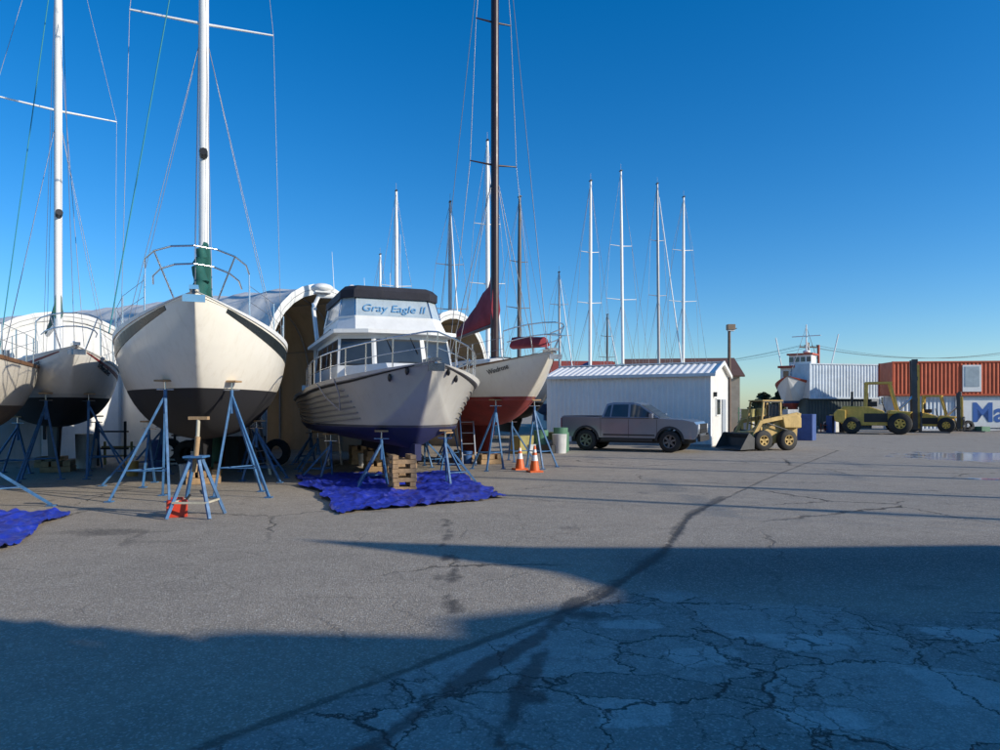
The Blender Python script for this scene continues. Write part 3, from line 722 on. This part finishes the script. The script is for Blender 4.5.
# ------------------------------------------------------------------ pickup
def pickup():
    e=emp('pickup_truck',5.35,28.2,.89,-.455); e.scale=(1.03,1.03,1.05)
    m,nt,bs,o=new_mat('silver_car_paint'); tc=N(nt,'ShaderNodeTexCoord'); co=tc.outputs['Object']
    c=mixc(nt,noise_n(nt,2,4,.6,co),(.29,.315,.35),(.24,.26,.30)); nt.links.new(c,bs.inputs['Base Color']); bs.inputs['Metallic'].default_value=.35; bs.inputs['Roughness'].default_value=.28; bs.inputs['Coat Weight'].default_value=.8
    PAINT=m; b=B(); W=.93; xr,xf,ra=-1.60,1.66,.49
    def arch(cx,r,zc=.42,n=14):
        return [(cx+r*math.cos(a),zc+r*math.sin(a)) for a in [math.pi*k/n for k in range(n+1)]]
    zb=.50
    prof=[(-2.62,zb+.12)]+[(p[0],max(p[1],zb)) for p in arch(xr,ra)[::-1]]+[(p[0],max(p[1],zb)) for p in arch(xf,ra)[::-1]]+[(2.52,zb-.02),(2.66,.60),(2.70,.80),(2.66,1.00),(2.55,1.12),(2.2,1.19),(1.25,1.25),(-.98,1.25),(-.99,1.28),(-2.60,1.31),(-2.64,1.2)]
    b.extr(prof,-W,W,PAINT)
    b.obj('body',e,bevel=.045)
    b=B()
    side=[(1.32,1.22),(.50,1.76),(.20,1.83),(-.55,1.83),(-.82,1.77),(-1.0,1.22)]
    def gw(z): return .86-(z-1.22)/.61*.17
    L_=[V((x,gw(z),z)) for x,z in side]; R_=[V((x,-gw(z),z)) for x,z in side]
    b.loft([L_,R_],PAINT,closed=True,smooth=False,caps=True)
    b.obj('cab',e,bevel=.03)
    b=B()
    def sidewin(pts):
        for sd in(1,-1):
            o_=[V((x,sd*(gw(z)+.012),z)) for x,z in pts]; i_=[V((x,sd*(gw(z)-.02),z)) for x,z in pts]; n=len(pts)
            b.add(o_+i_,[tuple(range(n))]+[(i,(i+1)%n,n+(i+1)%n,n+i) for i in range(n)],GLASS)
    sidewin([(1.10,1.29),(.50,1.69),(.24,1.75),(.14,1.75),(.14,1.29)])
    sidewin([(.05,1.29),(.05,1.75),(-.55,1.75),(-.60,1.29)])
    sidewin([(-.66,1.29),(-.62,1.74),(-.76,1.70),(-.90,1.29)])
    b.quad([V((1.32,-.86,1.22)),V((1.32,.86,1.22)),V((.50,gw(1.76),1.76)),V((.50,-gw(1.76),1.76))],.06,.94,.06,.95,.014,GLASS)
    b.quad([V((-1.0,.86,1.22)),V((-1.0,-.86,1.22)),V((-.82,-gw(1.77),1.77)),V((-.82,gw(1.77),1.77))],.1,.9,.15,.85,.012,GLASS)
    b.obj('windows',e)
    b=B()
    HL=mat('headlamp',(.6,.62,.65),.1,var=.1); DG=mat('truck_black_plastic',(.035,.035,.037),.6,var=.2,streak=False)
    b.box((2.70,0,.88),(.04,1.2,.34),BLACK); b.box((2.71,0,.52),(.10,1.75,.20),DG); b.box((2.73,0,.88),(.02,1.0,.05),STEEL); b.box((2.74,0,.60),(.02,1.2,.06),ALUM)
    for sd in(1,-1):
        b.box((2.58,sd*.77,.95),(.24,.30,.17),HL); b.box((2.66,sd*.78,.63),(.14,.22,.12),BLACK)
        b.box((-2.62,sd*.86,1.05),(.06,.14,.36),mat('tail_lamp',(.35,.01,.01),.2)); b.box((1.0,sd*1.03,1.33),(.12,.22,.17),PAINT)
        for cx in(xr,xf):
            angs=[math.pi*(k/14) for k in range(15)]
            inn=[V((cx+(ra-.03)*math.cos(a),sd*(W+.03),.42+(ra-.03)*math.sin(a))) for a in angs]
            out=[V((cx+(ra+.05)*math.cos(a),sd*(W+.02),.42+(ra+.05)*math.sin(a))) for a in angs]
            back=[V((p.x,sd*(W-.12),p.z)) for p in out]; bi=[V((p.x,sd*(W-.12),p.z)) for p in inn]
            b.loft([[i_,o_,k_,j_] for i_,o_,k_,j_ in zip(inn,out,back,bi)],DG,smooth=False,caps=True)
        b.box((0.02,sd*.90,.44),(2.0,.10,.10),DG)
        for xx in(-1.0,.10,1.18): b.box((xx,sd*(W+.001),.87),(.014,.006,.66),BLACK)
        for xx in(-.55,.5): b.box((xx,sd*(W+.02),1.08),(.19,.035,.04),PAINT)
        b.box((.1,sd*(W+.004),1.245),(2.3,.01,.025),BLACK)
        b.box((.1,sd*(W+.006),.62),(2.0,.012,.05),DG)
    b.box((-1.80,0,1.315),(1.56,1.62,.02),BLACK); b.box((0,0,.42),(4.6,1.3,.2),BLACK); b.box((-2.68,0,.58),(.14,1.7,.16),STEEL); b.box((-2.66,0,1.0),(.02,1.2,.25),BLACK)
    b.obj('trim',e)
    DW=mat('dark_wheel',(.18,.18,.19),.35,.7,var=.2,streak=False)
    b=B()
    for cx in(xr,xf):
        for sd in(1,-1): b.wheel((cx,sd*.82,.40),.40,.25,DW,sd,ratio=.6)
    b.obj('wheels',e)
pickup()
# ------------------------------------------------------------------ skid steer
def skid():
    e=emp('skid_steer_loader',10.75,28.6,-.96,-.28); b=B()
    YC=mat('loader_ochre',(.60,.40,.13),.6,var=.4,scale=3)
    prof=[(-1.25,.35),(-.95,.28),(.75,.28),(.95,.4),(.95,.75),(.3,.8),(-.45,1.25),(-1.2,1.3),(-1.3,1.1)]
    b.extr(prof,-.48,.48,YC)
    b.extr([(-1.3,.9),(-.5,.9),(-.4,1.35),(-1.1,1.45),(-1.3,1.3)],-.70,.70,YC)
    b.obj('body',e,bevel=.03)
    b=B()
    for sd in(1,-1):
        for x0,x1 in((.45,.30),(-.5,-.5)): b.beam((x0,sd*.45,.8),(x1,sd*.42,1.95),.07,.07,YC)
        b.beam((.30,sd*.42,1.95),(-.55,sd*.42,1.95),.07,.07,BLACK)
        for k in range(5): b.beam((-.4+.16*k,sd*.44,.95),(-.42+.15*k,sd*.42,1.93),.015,.02,BLACK)
        b.beam((-1.15,sd*.63,1.45),(.55,sd*.63,1.15),.10,.16,YC); b.beam((.55,sd*.63,1.18),(1.05,sd*.6,.35),.10,.15,YC); b.beam((-1.2,sd*.63,1.5),(-1.1,sd*.63,.9),.1,.2,YC)
        b.tube((-.7,sd*.63,.8),(.3,sd*.63,1.1),.03,GREY)
    b.box((-.12,0,2.0),(.98,.92,.05),YC); b.box((-.3,0,1.1),(.4,.5,.5),BLACK); b.box((-.52,0,1.55),(.02,.8,.6),GLASS)
    b.extr([(1.05,.08),(1.7,.05),(1.68,.09),(1.15,.16),(1.12,.5),(1.3,.68),(1.27,.72),(1.03,.52)],-.85,.85,GREY)
    for sd in(1,-1): b.extr([(1.05,.08),(1.7,.05),(1.3,.7),(1.03,.52)],sd*.86-.01,sd*.86+.01,GREY)
    b.box((-1.32,0,.95),(.03,.8,.5),BLACK)
    b.obj('arms_cab_bucket',e,bevel=.01)
    b=B()
    for x in(-.62,.55):
        for sd in(1,-1): b.wheel((x,sd*.66,.41),.41,.3,YC,sd,ratio=.5,spokes=5)
    b.obj('wheels',e)
skid()
# ------------------------------------------------------------------ big forklift
def forklift(x,y,hx,hy,s=1,mh=4.5):
    e=emp('forklift_truck',x,y,hx,hy); e.scale=(s,s,s); b=B()
    b.extr([(-2.1,.7),(-1.9,.5),(1.3,.5),(1.5,.9),(1.3,1.2),(.3,1.2),(.2,1.35),(-.5,1.6),(-1.9,1.65),(-2.15,1.3)],-.85,.85,YEL)
    b.extr([(-2.35,.75),(-1.75,.55),(-1.75,1.4),(-2.2,1.45),(-2.4,1.2)],-1.0,1.0,YEL)
    b.extr([(.4,1.15),(1.5,1.15),(1.65,1.3),(.5,1.4)],-1.15,1.15,YEL)
    b.obj('chassis',e,bevel=.05)
    b=B()
    for sd in(1,-1):
        b.beam((.95,sd*.7,1.3),(.55,sd*.62,2.95),.12,.12,YEL); b.beam((-.7,sd*.7,1.5),(-.65,sd*.62,2.95),.12,.12,YEL)
        b.beam((1.8,sd*.55,.3),(1.75,sd*.55,mh),.18,.26,GREY); b.beam((2.0,sd*.40,.35),(1.95,sd*.40,mh-.3),.10,.14,YEL)
        b.beam((2.1,sd*.5,.15),(3.5,sd*.5,.13),.16,.07,GREY); b.beam((2.1,sd*.5,.15),(2.1,sd*.5,1.3),.16,.08,GREY)
        b.tube((.8,sd*.5,1.2),(1.75,sd*.45,2.2),.06,STEEL)
        b.box((-.2,sd*.86,.95),(1.2,.03,.5),BLACK)
    for z in(.5,2.0,3.2,mh-.1): b.box((1.83,0,z),(.2,1.2,.20),GREY)
    b.box((2.08,0,.55),(.1,1.9,.16),GREY); b.box((2.08,0,1.15),(.1,1.9,.16),GREY)
    for k in range(7): b.box((-.62+.2*k,0,2.98),(.08,1.34,.08),YEL)
    for sd in(1,-1): b.box((-.05,sd*.64,2.98),(1.4,.1,.12),YEL)
    b.box((-.35,0,1.75),(.5,.55,.3),BLACK); b.box((-.6,0,2.1),(.12,.5,.6),BLACK); b.tube((.35,0,1.3),(.15,0,1.95),.03,BLACK); b.tube((-1.4,.5,1.6),(-1.4,.5,2.5),.07,BLACK)
    b.obj('mast_guard_forks',e)
    b=B()
    for sd in(1,-1): b.wheel((1.0,sd*1.05,.62),.62,.42,YEL,sd,.45); b.wheel((-1.45,sd*.85,.5),.5,.32,YEL,sd,.45)
    b.obj('wheels',e)
forklift(25.0,46.2,.90,-.43,1.12,4.3)
forklift(30.2,48.8,.80,-.60,.85,3.2)
# ------------------------------------------------------------------ containers
def container(name,x,y,z,hx,hy,L,col,h=2.6,win=None,doors=False,label=None):
    e=emp(name,x,y,hx,hy,z); m=mat('container_paint_'+str(round(col[0]*100))+'_'+str(round(col[2]*100)),col,.55,var=.3,scale=1.2)
    b=B(); W=2.44
    def corr(y0,out):
        n=int(L/.28);vs=[];fs=[]
        for k in range(n*4+1):
            o=(0,0,1,1)[k%4]*.04; X=.08+(L-.16)*k/(n*4); vs+=[(X,y0-out*o,.14),(X,y0-out*o,h-.1)]
        for k in range(n*4): fs.append((2*k,2*k+2,2*k+3,2*k+1))
        b.add(vs,fs,m)
    corr(0,-1); corr(W,1)
    for yy in(0,W):
        b.box((L/2,yy,.07),(L,.08,.14),m); b.box((L/2,yy,h-.05),(L,.08,.1),m)
    for X in(.04,L-.04):
        for yy in(.0,W): b.box((X,yy,h/2),(.12,.12,h+.004),m)
        b.box((X,W/2,h/2),(.04,W-.1,h-.1),m)
    b.box((L/2,W/2,h-.03),(L-.1,W-.1,.03),m); b.box((L/2,W/2,.1),(L-.1,W-.1,.1),m)
    if win:
        for wx in win: b.box((wx,-.02,h*.5),(1.3,.08,2.0),WHITEP); b.box((wx,-.07,h*.55),(1.0,.03,1.5),mat('pale_glass',(.40,.46,.5),.2))
    if label:
        b.box((label[2],-.06,h*.52),(label[1]*3.9,.05,h-.35),WHITEP)
    b.obj('shell',e)
    if label: text('lettering',label[0],label[1],(label[2],-.10,h*.5),(math.radians(90),0,0),mat('lettering_navy',(.03,.12,.40),.5,var=.1,streak=False),e,off=.05)
OR=(.55,.09,.025)
container('shipping_container',29.7,53.0,2.62,.99,-.12,12.2,OR,win=[5.6])
container('shipping_container',30.2,53.2,0,.99,-.12,12.2,(.66,.70,.74),label=('Marine',2.0,8.0))
container('shipping_container',25.2,57.0,2.45,.98,.2,6.6,(.56,.64,.72),h=2.9)
container('shipping_container',25.0,57.2,0,.98,.2,6.1,(.04,.06,.06),h=2.44)
def clutter(name,x,y,seed,n,w,d,h,cols):
    r=random.Random(seed); b=B()
    for i in range(n):
        c=r.choice(cols); m=mat('stored_%02d_%02d_%02d'%tuple(int(q*99) for q in c),c,.6,var=.4)
        sx,sy,sz=r.uniform(.3,1.1),r.uniform(.3,.8),r.uniform(.2,h)
        X,Y=r.uniform(-w/2,w/2),r.uniform(-d/2,d/2); k=r.random()
        if k<.35: b.box((X,Y,sz/2),(sx,sy,sz),m,rz=r.uniform(0,1))
        elif k<.6: b.tube((X,Y,0),(X,Y,sz),.25,m,.28,n=14)
        elif k<.8: b.lathe_y((X,Y,.4),[(.2,-.12),(.38,-.12),(.4,0),(.38,.12),(.2,.12)],RUB,n=18)
        else:
            for q in(-.4,.4): b.beam((X+q,Y,0),(X+q,Y,sz*1.3),.06,.06,m)
            b.beam((X-.5,Y,sz),(X+.5,Y,sz),.05,.05,m); b.beam((X-.5,Y,sz*.5),(X+.5,Y,sz*.5),.05,.05,m)
    b.obj(name,loc=(x,y,0),bevel=.01)
CL=[(.05,.1,.3),(.5,.5,.5),(.4,.08,.04),(.03,.03,.03),(.35,.3,.1),(.1,.25,.15),(.6,.6,.58)]
clutter('stored_yard_equipment',37,51,1,26,7,1.0,.6,CL)
clutter('stored_yard_equipment',20.5,49,3,30,7,2,1.4,CL); clutter('stored_yard_equipment',14.6,38,4,22,3.5,2,1.8,CL); clutter('stored_yard_equipment',1.6,27,5,10,1.6,1.6,1.0,CL)
clutter('stored_yard_equipment',-9,20.5,6,18,6,1.6,1.2,CL)
# ------------------------------------------------------------------ fishing boat
def fishing():
    e=emp('fishing_boat',23.4,57,-.62,-.78)
    RR=mat('rust_red',(.45,.08,.04),.6)
    H=Hull(13,4.2,4.3,3.3,3.5,1.2,tm=.4,p=2.4,sr=.85,ts=.2,q=1.3,kind='power',tr=.7,ra=.4); b=B()
    H.mesh(b,hull_mat('fishing_hull',(.70,.71,.70),(.35,.06,.04),2.1,(.04,.08,.2),.2),GREY); H.strip(b,.90,1,.06,RR); b.box((-6,0,.9),(8,.3,1.4),RUB); b.obj('hull',e)
    b=B(); b.box((-4.2,0,4.2),(3.0,2.7,1.8),WHITEP); b.box((-4.2,0,3.75),(3.06,2.76,.35),RR); b.box((-4.1,0,5.2),(3.4,3.0,.18),RR); b.box((-4.4,0,5.75),(1.6,1.8,.95),WHITEP); b.box((-4.4,0,6.3),(2.0,2.1,.14),RR)
    for k in(-.9,-.3,.3,.9): b.box((-2.69,k,4.6),(.04,.42,.5),GLASS); b.box((-3.59,k*.8,5.85),(.04,.35,.4),GLASS)
    for k in(-5.2,-4.5,-3.8,-3.1):
        for sd in(1,-1): b.box((k,sd*1.36,4.6),(.4,.04,.5),GLASS)
    b.tube((-5.5,0,5),(-5.5,0,9.0),.09,WHITEP,.05); b.tube((-5.5,-1.2,8),(-5.5,1.2,8),.04,WHITEP); b.tube((-9.5,0,3),(-9.5,0,7.5),.12,RR); b.tube((-9.5,0,3.6),(-5.8,0,7.5),.06,WHITEP)
    for sd in(1,-1): b.tube((-5.5,0,8.8),(-.3 if sd>0 else -12,0,4),.02,WIRE); b.tube((-5.3,sd*1.6,3.2),(-5.5,sd*2.6,8.0),.05,WHITEP)
    b.ball((-4.4,.3,6.55),.3,WHITEP,(1,1,.5))
    b.obj('wheelhouse_and_gear',e)
fishing()
# ------------------------------------------------------------------ background boats
random.seed(11)
def bgboat(px,ytop,Y,mm=None,L=10,cov=None,col=(.72,.7,.66),zm=2.9):
    X=(px)*Y/700; Z=1.7+ytop*Y/700
    H=Hull(L,3.0,zm+.35,zm,zm+.1,1.1,ts=.4)
    hx,hy=.3+random.uniform(-.15,.15),-.95; n=math.hypot(hx,hy); hx/=n;hy/=n; mt=.41
    sailboat('sailboat',X+mt*L*hx,Y+mt*L*hy,hx,hy,H,col,random.choice([(.02,.03,.1),(.2,.03,.03),(.02,.02,.02)]),2.0,mt,Z,mast_m=mm or ALU,mast_r=random.uniform(.09,.13),cover=cov or BLUEC,detail=0,spr=random.choice([(.45,.72),(.5,),(.4,.65)]),sprw=random.uniform(.7,1.1),rake=random.uniform(-.1,.4),furl=random.choice([None,WHITEP,None]))
GM=mat('grey_mast',(.35,.35,.36),.4,.3,var=.1,streak=False); DM=mat('dark_mast',(.08,.07,.07),.4,var=.1,streak=False)
for a in((-103,218,40,None,BLUEC),(-50,205,38,GM,BLUEC),(-12,268,37,None,BLUEC),(19,210,40,DM,REDC),(60,136,52,GM,BLUEC),(90,226,44,None,BLUEC),(123,238,47,None,GREENC),(159,225,52,GM,BLUEC),(183,210,49,None,BLUEC),(-120,153,50,None,BLUEC),(107,93,66,DM,BLUEC)):
    bgboat(a[0],a[1],a[2],a[3],cov=a[4])
def house(name,x,y,rz,L,D,h,rh,wall,roof):
    e=bpy.data.objects.new(name,None); sc.collection.objects.link(e); e.location=(x,y,0); e.rotation_euler[2]=rz
    wm=mat('siding_%d'%int(wall[0]*99),wall,.7); rm=mat('roof_%d_%d'%(int(roof[0]*99),int(roof[2]*99)),roof,.8)
    b=B(); b.add([V(p) for p in((0,0,0),(L,0,0),(L,D,0),(0,D,0),(0,0,h),(L,0,h),(L,D,h),(0,D,h),(0,D/2,h+rh),(L,D/2,h+rh))],[(0,1,5,4),(1,2,6,9,5),(2,3,7,6),(3,0,4,8,7)],wm); b.obj('walls',e)
    b=B(); 
    for s_ in(-1,1):
        y0=-.3 if s_<0 else D+.3
        b.add([V(p) for p in((-.3,y0,h-.05),(L+.3,y0,h-.05),(L+.3,D/2,h+rh+.1),(-.3,D/2,h+rh+.1),(-.3,y0,h+.07),(L+.3,y0,h+.07),(L+.3,D/2,h+rh+.22),(-.3,D/2,h+rh+.22))],[(0,1,2,3),(4,5,6,7),(0,1,5,4),(0,3,7,4),(1,2,6,5)],rm)
    b.obj('roof',e)
    b=B()
    k=1.2
    while k<L-1: b.box((k,-.03,h*.6),(1.0,.08,1.0),WHITEP); b.box((k,-.08,h*.6),(.8,.03,.8),GLASS); k+=2.2
    b.obj('windows',e)
house('workshop_building',9.5,52,-.15,8,8,4.0,1.4,(.42,.36,.28),(.14,.07,.05))
house('workshop_building',3.8,56,.1,6,7,4.0,1.5,(.5,.5,.5),(.30,.06,.04))
house('workshop_building',46,90,0,14,9,4.5,2,(.4,.38,.35),(.09,.08,.08))
def lamp(x,y,h):
    b=B(); m=mat('pole_wood',(.16,.11,.08),.8); b.tube((0,0,0),(0,0,h),.13,m,.09,n=12); b.beam((0,0,h-.2),(.5,0,h-.05),.06,.06,GREY); b.box((.1,0,h+.02),(.5,.4,.35),mat('lamp_head',(.25,.18,.12),.6)); b.box((.1,0,h-.2),(.4,.3,.08),WHITEP); b.obj('street_lamp',loc=(x,y,0),bevel=.02)
lamp(14.8,45.2,6.9)
def pole(x,y,h):
    b=B(); m=mat('pole_wood',(.16,.11,.08),.8); b.tube((0,0,0),(0,0,h),.14,m,.1,n=10); b.beam((-1,0,h-.5),(1,0,h-.5),.1,.12,m)
    for k in(-.9,-.4,.4,.9): b.tube((k,0,h-.42),(k,0,h-.25),.05,GREY)
    b.obj('utility_pole',loc=(x,y,0))
PO=[(33.5,76,8.8),(62,84,8.8),(18,110,9),(100,95,9)]
for p in PO: pole(*p)
b=B()
for (a,c) in((PO[0],PO[1]),(PO[1],PO[3]),(PO[0],PO[2])):
    for k in(-.9,-.4,.9):
        ps=[V((a[0]+(c[0]-a[0])*i/12+k,a[1]+(c[1]-a[1])*i/12,a[2]-.3-1.1*4*(i/12)*(1-i/12))) for i in range(13)]; b.path(ps,.015,BLACK,n=4)
b.obj('power_lines')
def leafmass(name,trees,seed,leaf=.6,per=160):
    r=random.Random(seed); vs=[];fs=[];mi=[]
    mg=mat('foliage_dark_'+name,(.035,.05,.022),.9,var=.5,streak=False); ml=mat('foliage_light_'+name,(.075,.09,.035),.9,var=.4,streak=False); mt=mat('bark',(.09,.06,.04),.9,var=.4)
    for (x,y,h,w) in trees:
        for i in range(per):
            a=r.random()*6.283; f=r.random(); z=h*(.2+.8*f); rad=w*(1-f)**.6*(.4+.6*r.random())*(1+.3*math.sin(a*3+x))
            c=V((x+math.cos(a)*rad,y+math.sin(a)*rad,z)); s_=leaf*r.uniform(.5,1.2)
            d=V((r.uniform(-1,1),r.uniform(-1,1),r.uniform(-.6,1))).normalized(); q=d.to_track_quat('Z','Y').to_matrix(); o=len(vs)
            for k in range(5): an=k*1.2566+r.random()*.4; vs.append(tuple(c+q@V((math.cos(an)*s_,math.sin(an)*s_*.7,0))))
            fs.append(tuple(range(o,o+5))); mi.append(0 if r.random()<.6 else 1)
        o=len(vs)
        for zz,rr in((0,.22),(h*.8,.06)):
            for k in range(6): vs.append((x+math.cos(k*1.047)*rr,y+math.sin(k*1.047)*rr,zz))
        for k in range(6): fs.append((o+k,o+(k+1)%6,o+6+(k+1)%6,o+6+k)); mi.append(2)
    me=bpy.data.meshes.new(name); me.from_pydata(vs,[],fs); [me.materials.append(m) for m in(mg,ml,mt)]; me.polygons.foreach_set('material_index',mi)
    o=bpy.data.objects.new(name,me); sc.collection.objects.link(o)
r=random.Random(5)
leafmass('distant_trees',[(x+r.uniform(-2,2),150+r.uniform(-12,12),r.uniform(4.5,8.0),r.uniform(2.5,4)) for x in range(-150,170,4)],1,leaf=.8,per=110)
# ------------------------------------------------------------------ off-frame things that throw the foreground shadows
SD=V((-.93,.368,0)); SN=V((.368,.93,0))
def sc2w(s,c): p=SD*s+SN*c; return p.x,p.y
def block(name,prof,s0,s1,wall):
    b=B(); m=mat('surface_'+name,wall,.7); n=len(prof)
    f=[];bk=[]
    for c,h in prof:
        x,y=sc2w(s0,c); f.append(V((x,y,h))); x,y=sc2w(s1,c); bk.append(V((x,y,h)))
    F=f+[V((f[-1].x,f[-1].y,0)),V((f[0].x,f[0].y,0))]; K=bk+[V((bk[-1].x,bk[-1].y,0)),V((bk[0].x,bk[0].y,0))]
    N_=len(F); b.add(F+K,[tuple(range(N_)),tuple(range(N_,2*N_))]+[(i,(i+1)%N_,N_+(i+1)%N_,N_+i) for i in range(N_)],m)
    b.obj(name)
EL=22
T=math.tan(math.radians(EL))
hs=lambda s,s0=-16: (s-s0)*T
block('offframe_shadow_block',[(-14,7.5),(-6,9.6),(2.6,9.6),(3.3,hs(7)),(3.6,hs(4.3)),(4.2,hs(3.9)),(4.7,hs(2.3)),(5.1,hs(2.5)),(6.1,hs(1.4)),(6.5,hs(1.5)),(6.95,hs(2.2)),(7.3,hs(4.6)),(7.45,hs(5.8)),(7.7,hs(4.6)),(8.1,hs(2.8)),(9.1,hs(.2)),(10.3,hs(-2.4)),(10.5,hs(-6))],-16,-26,(.4,.4,.42))  # added unseen mass, its skyline shaped to cast the foreground shadow outline
for (s,c,mh,L) in((-18,11.6,14,9),(-18,14.6,15,9.5),(-22,18.6,15,9),(-24,22.5,16,9)):
    x,y=sc2w(s,c); H=Hull(L,2.9,3.2,2.8,2.9,1.1); sailboat('sailboat',x,y,SN.x*-.3+SD.x*.9,SN.y*-.3+SD.y*.9,H,(.7,.7,.68),(.02,.03,.1),1.9,.4,mh,cover=BLUEC,coverh=.6,detail=1,mast_r=.11)
leafmass('tree',[(sc2w(-7,3.5)[0],sc2w(-7,3.5)[1],5.3,1.3),(sc2w(-5.5,2.6)[0],sc2w(-5.5,2.6)[1],4.9,1.2)],4,leaf=.13,per=2500)
# ------------------------------------------------------------------ light, world, camera
sun=bpy.data.lights.new('sun','SUN'); sun.energy=5.0; sun.angle=math.radians(.53); sun.color=(1,.92,.78)
so=bpy.data.objects.new('sun',sun); sc.collection.objects.link(so); so.location=(30,-12,20)
ld=V((SD.x*math.cos(math.radians(EL)),SD.y*math.cos(math.radians(EL)),-math.sin(math.radians(EL)))); so.rotation_euler=ld.to_track_quat('-Z','Y').to_euler()
w=bpy.data.worlds.new('World'); sc.world=w; w.use_nodes=True; nt=w.node_tree; nt.nodes.clear()
sky=N(nt,'ShaderNodeTexSky'); sky.sky_type='NISHITA'; sky.sun_disc=False; sky.sun_elevation=math.radians(EL); sky.sun_rotation=math.atan2(-SD.x,-SD.y)
sky.altitude=0; sky.air_density=1.0; sky.dust_density=.35; sky.ozone_density=2.0
hsv=N(nt,'ShaderNodeHueSaturation'); hsv.inputs['Saturation'].default_value=1.28; hsv.inputs['Value'].default_value=1.1
tint=mixc(nt,1.0,sky.outputs[0],(.80,.97,1.2),'MULTIPLY'); nt.links.new(tint,hsv.inputs['Color'])
bg=N(nt,'ShaderNodeBackground'); bg.inputs[1].default_value=.125; wo=N(nt,'ShaderNodeOutputWorld')
nt.links.new(hsv.outputs[0],bg.inputs[0]); nt.links.new(bg.outputs[0],wo.inputs[0])
cd=bpy.data.cameras.new('camera'); cam=bpy.data.objects.new('camera',cd); sc.collection.objects.link(cam); sc.camera=cam
cam.location=(0,0,1.7); cam.rotation_euler=(math.radians(90),0,0); cd.sensor_width=36; cd.lens=25.2; cd.shift_y=.033; cd.clip_end=3000; cd.clip_start=.05
sc.view_settings.view_transform='Standard'; sc.view_settings.look='None'; sc.view_settings.exposure=0
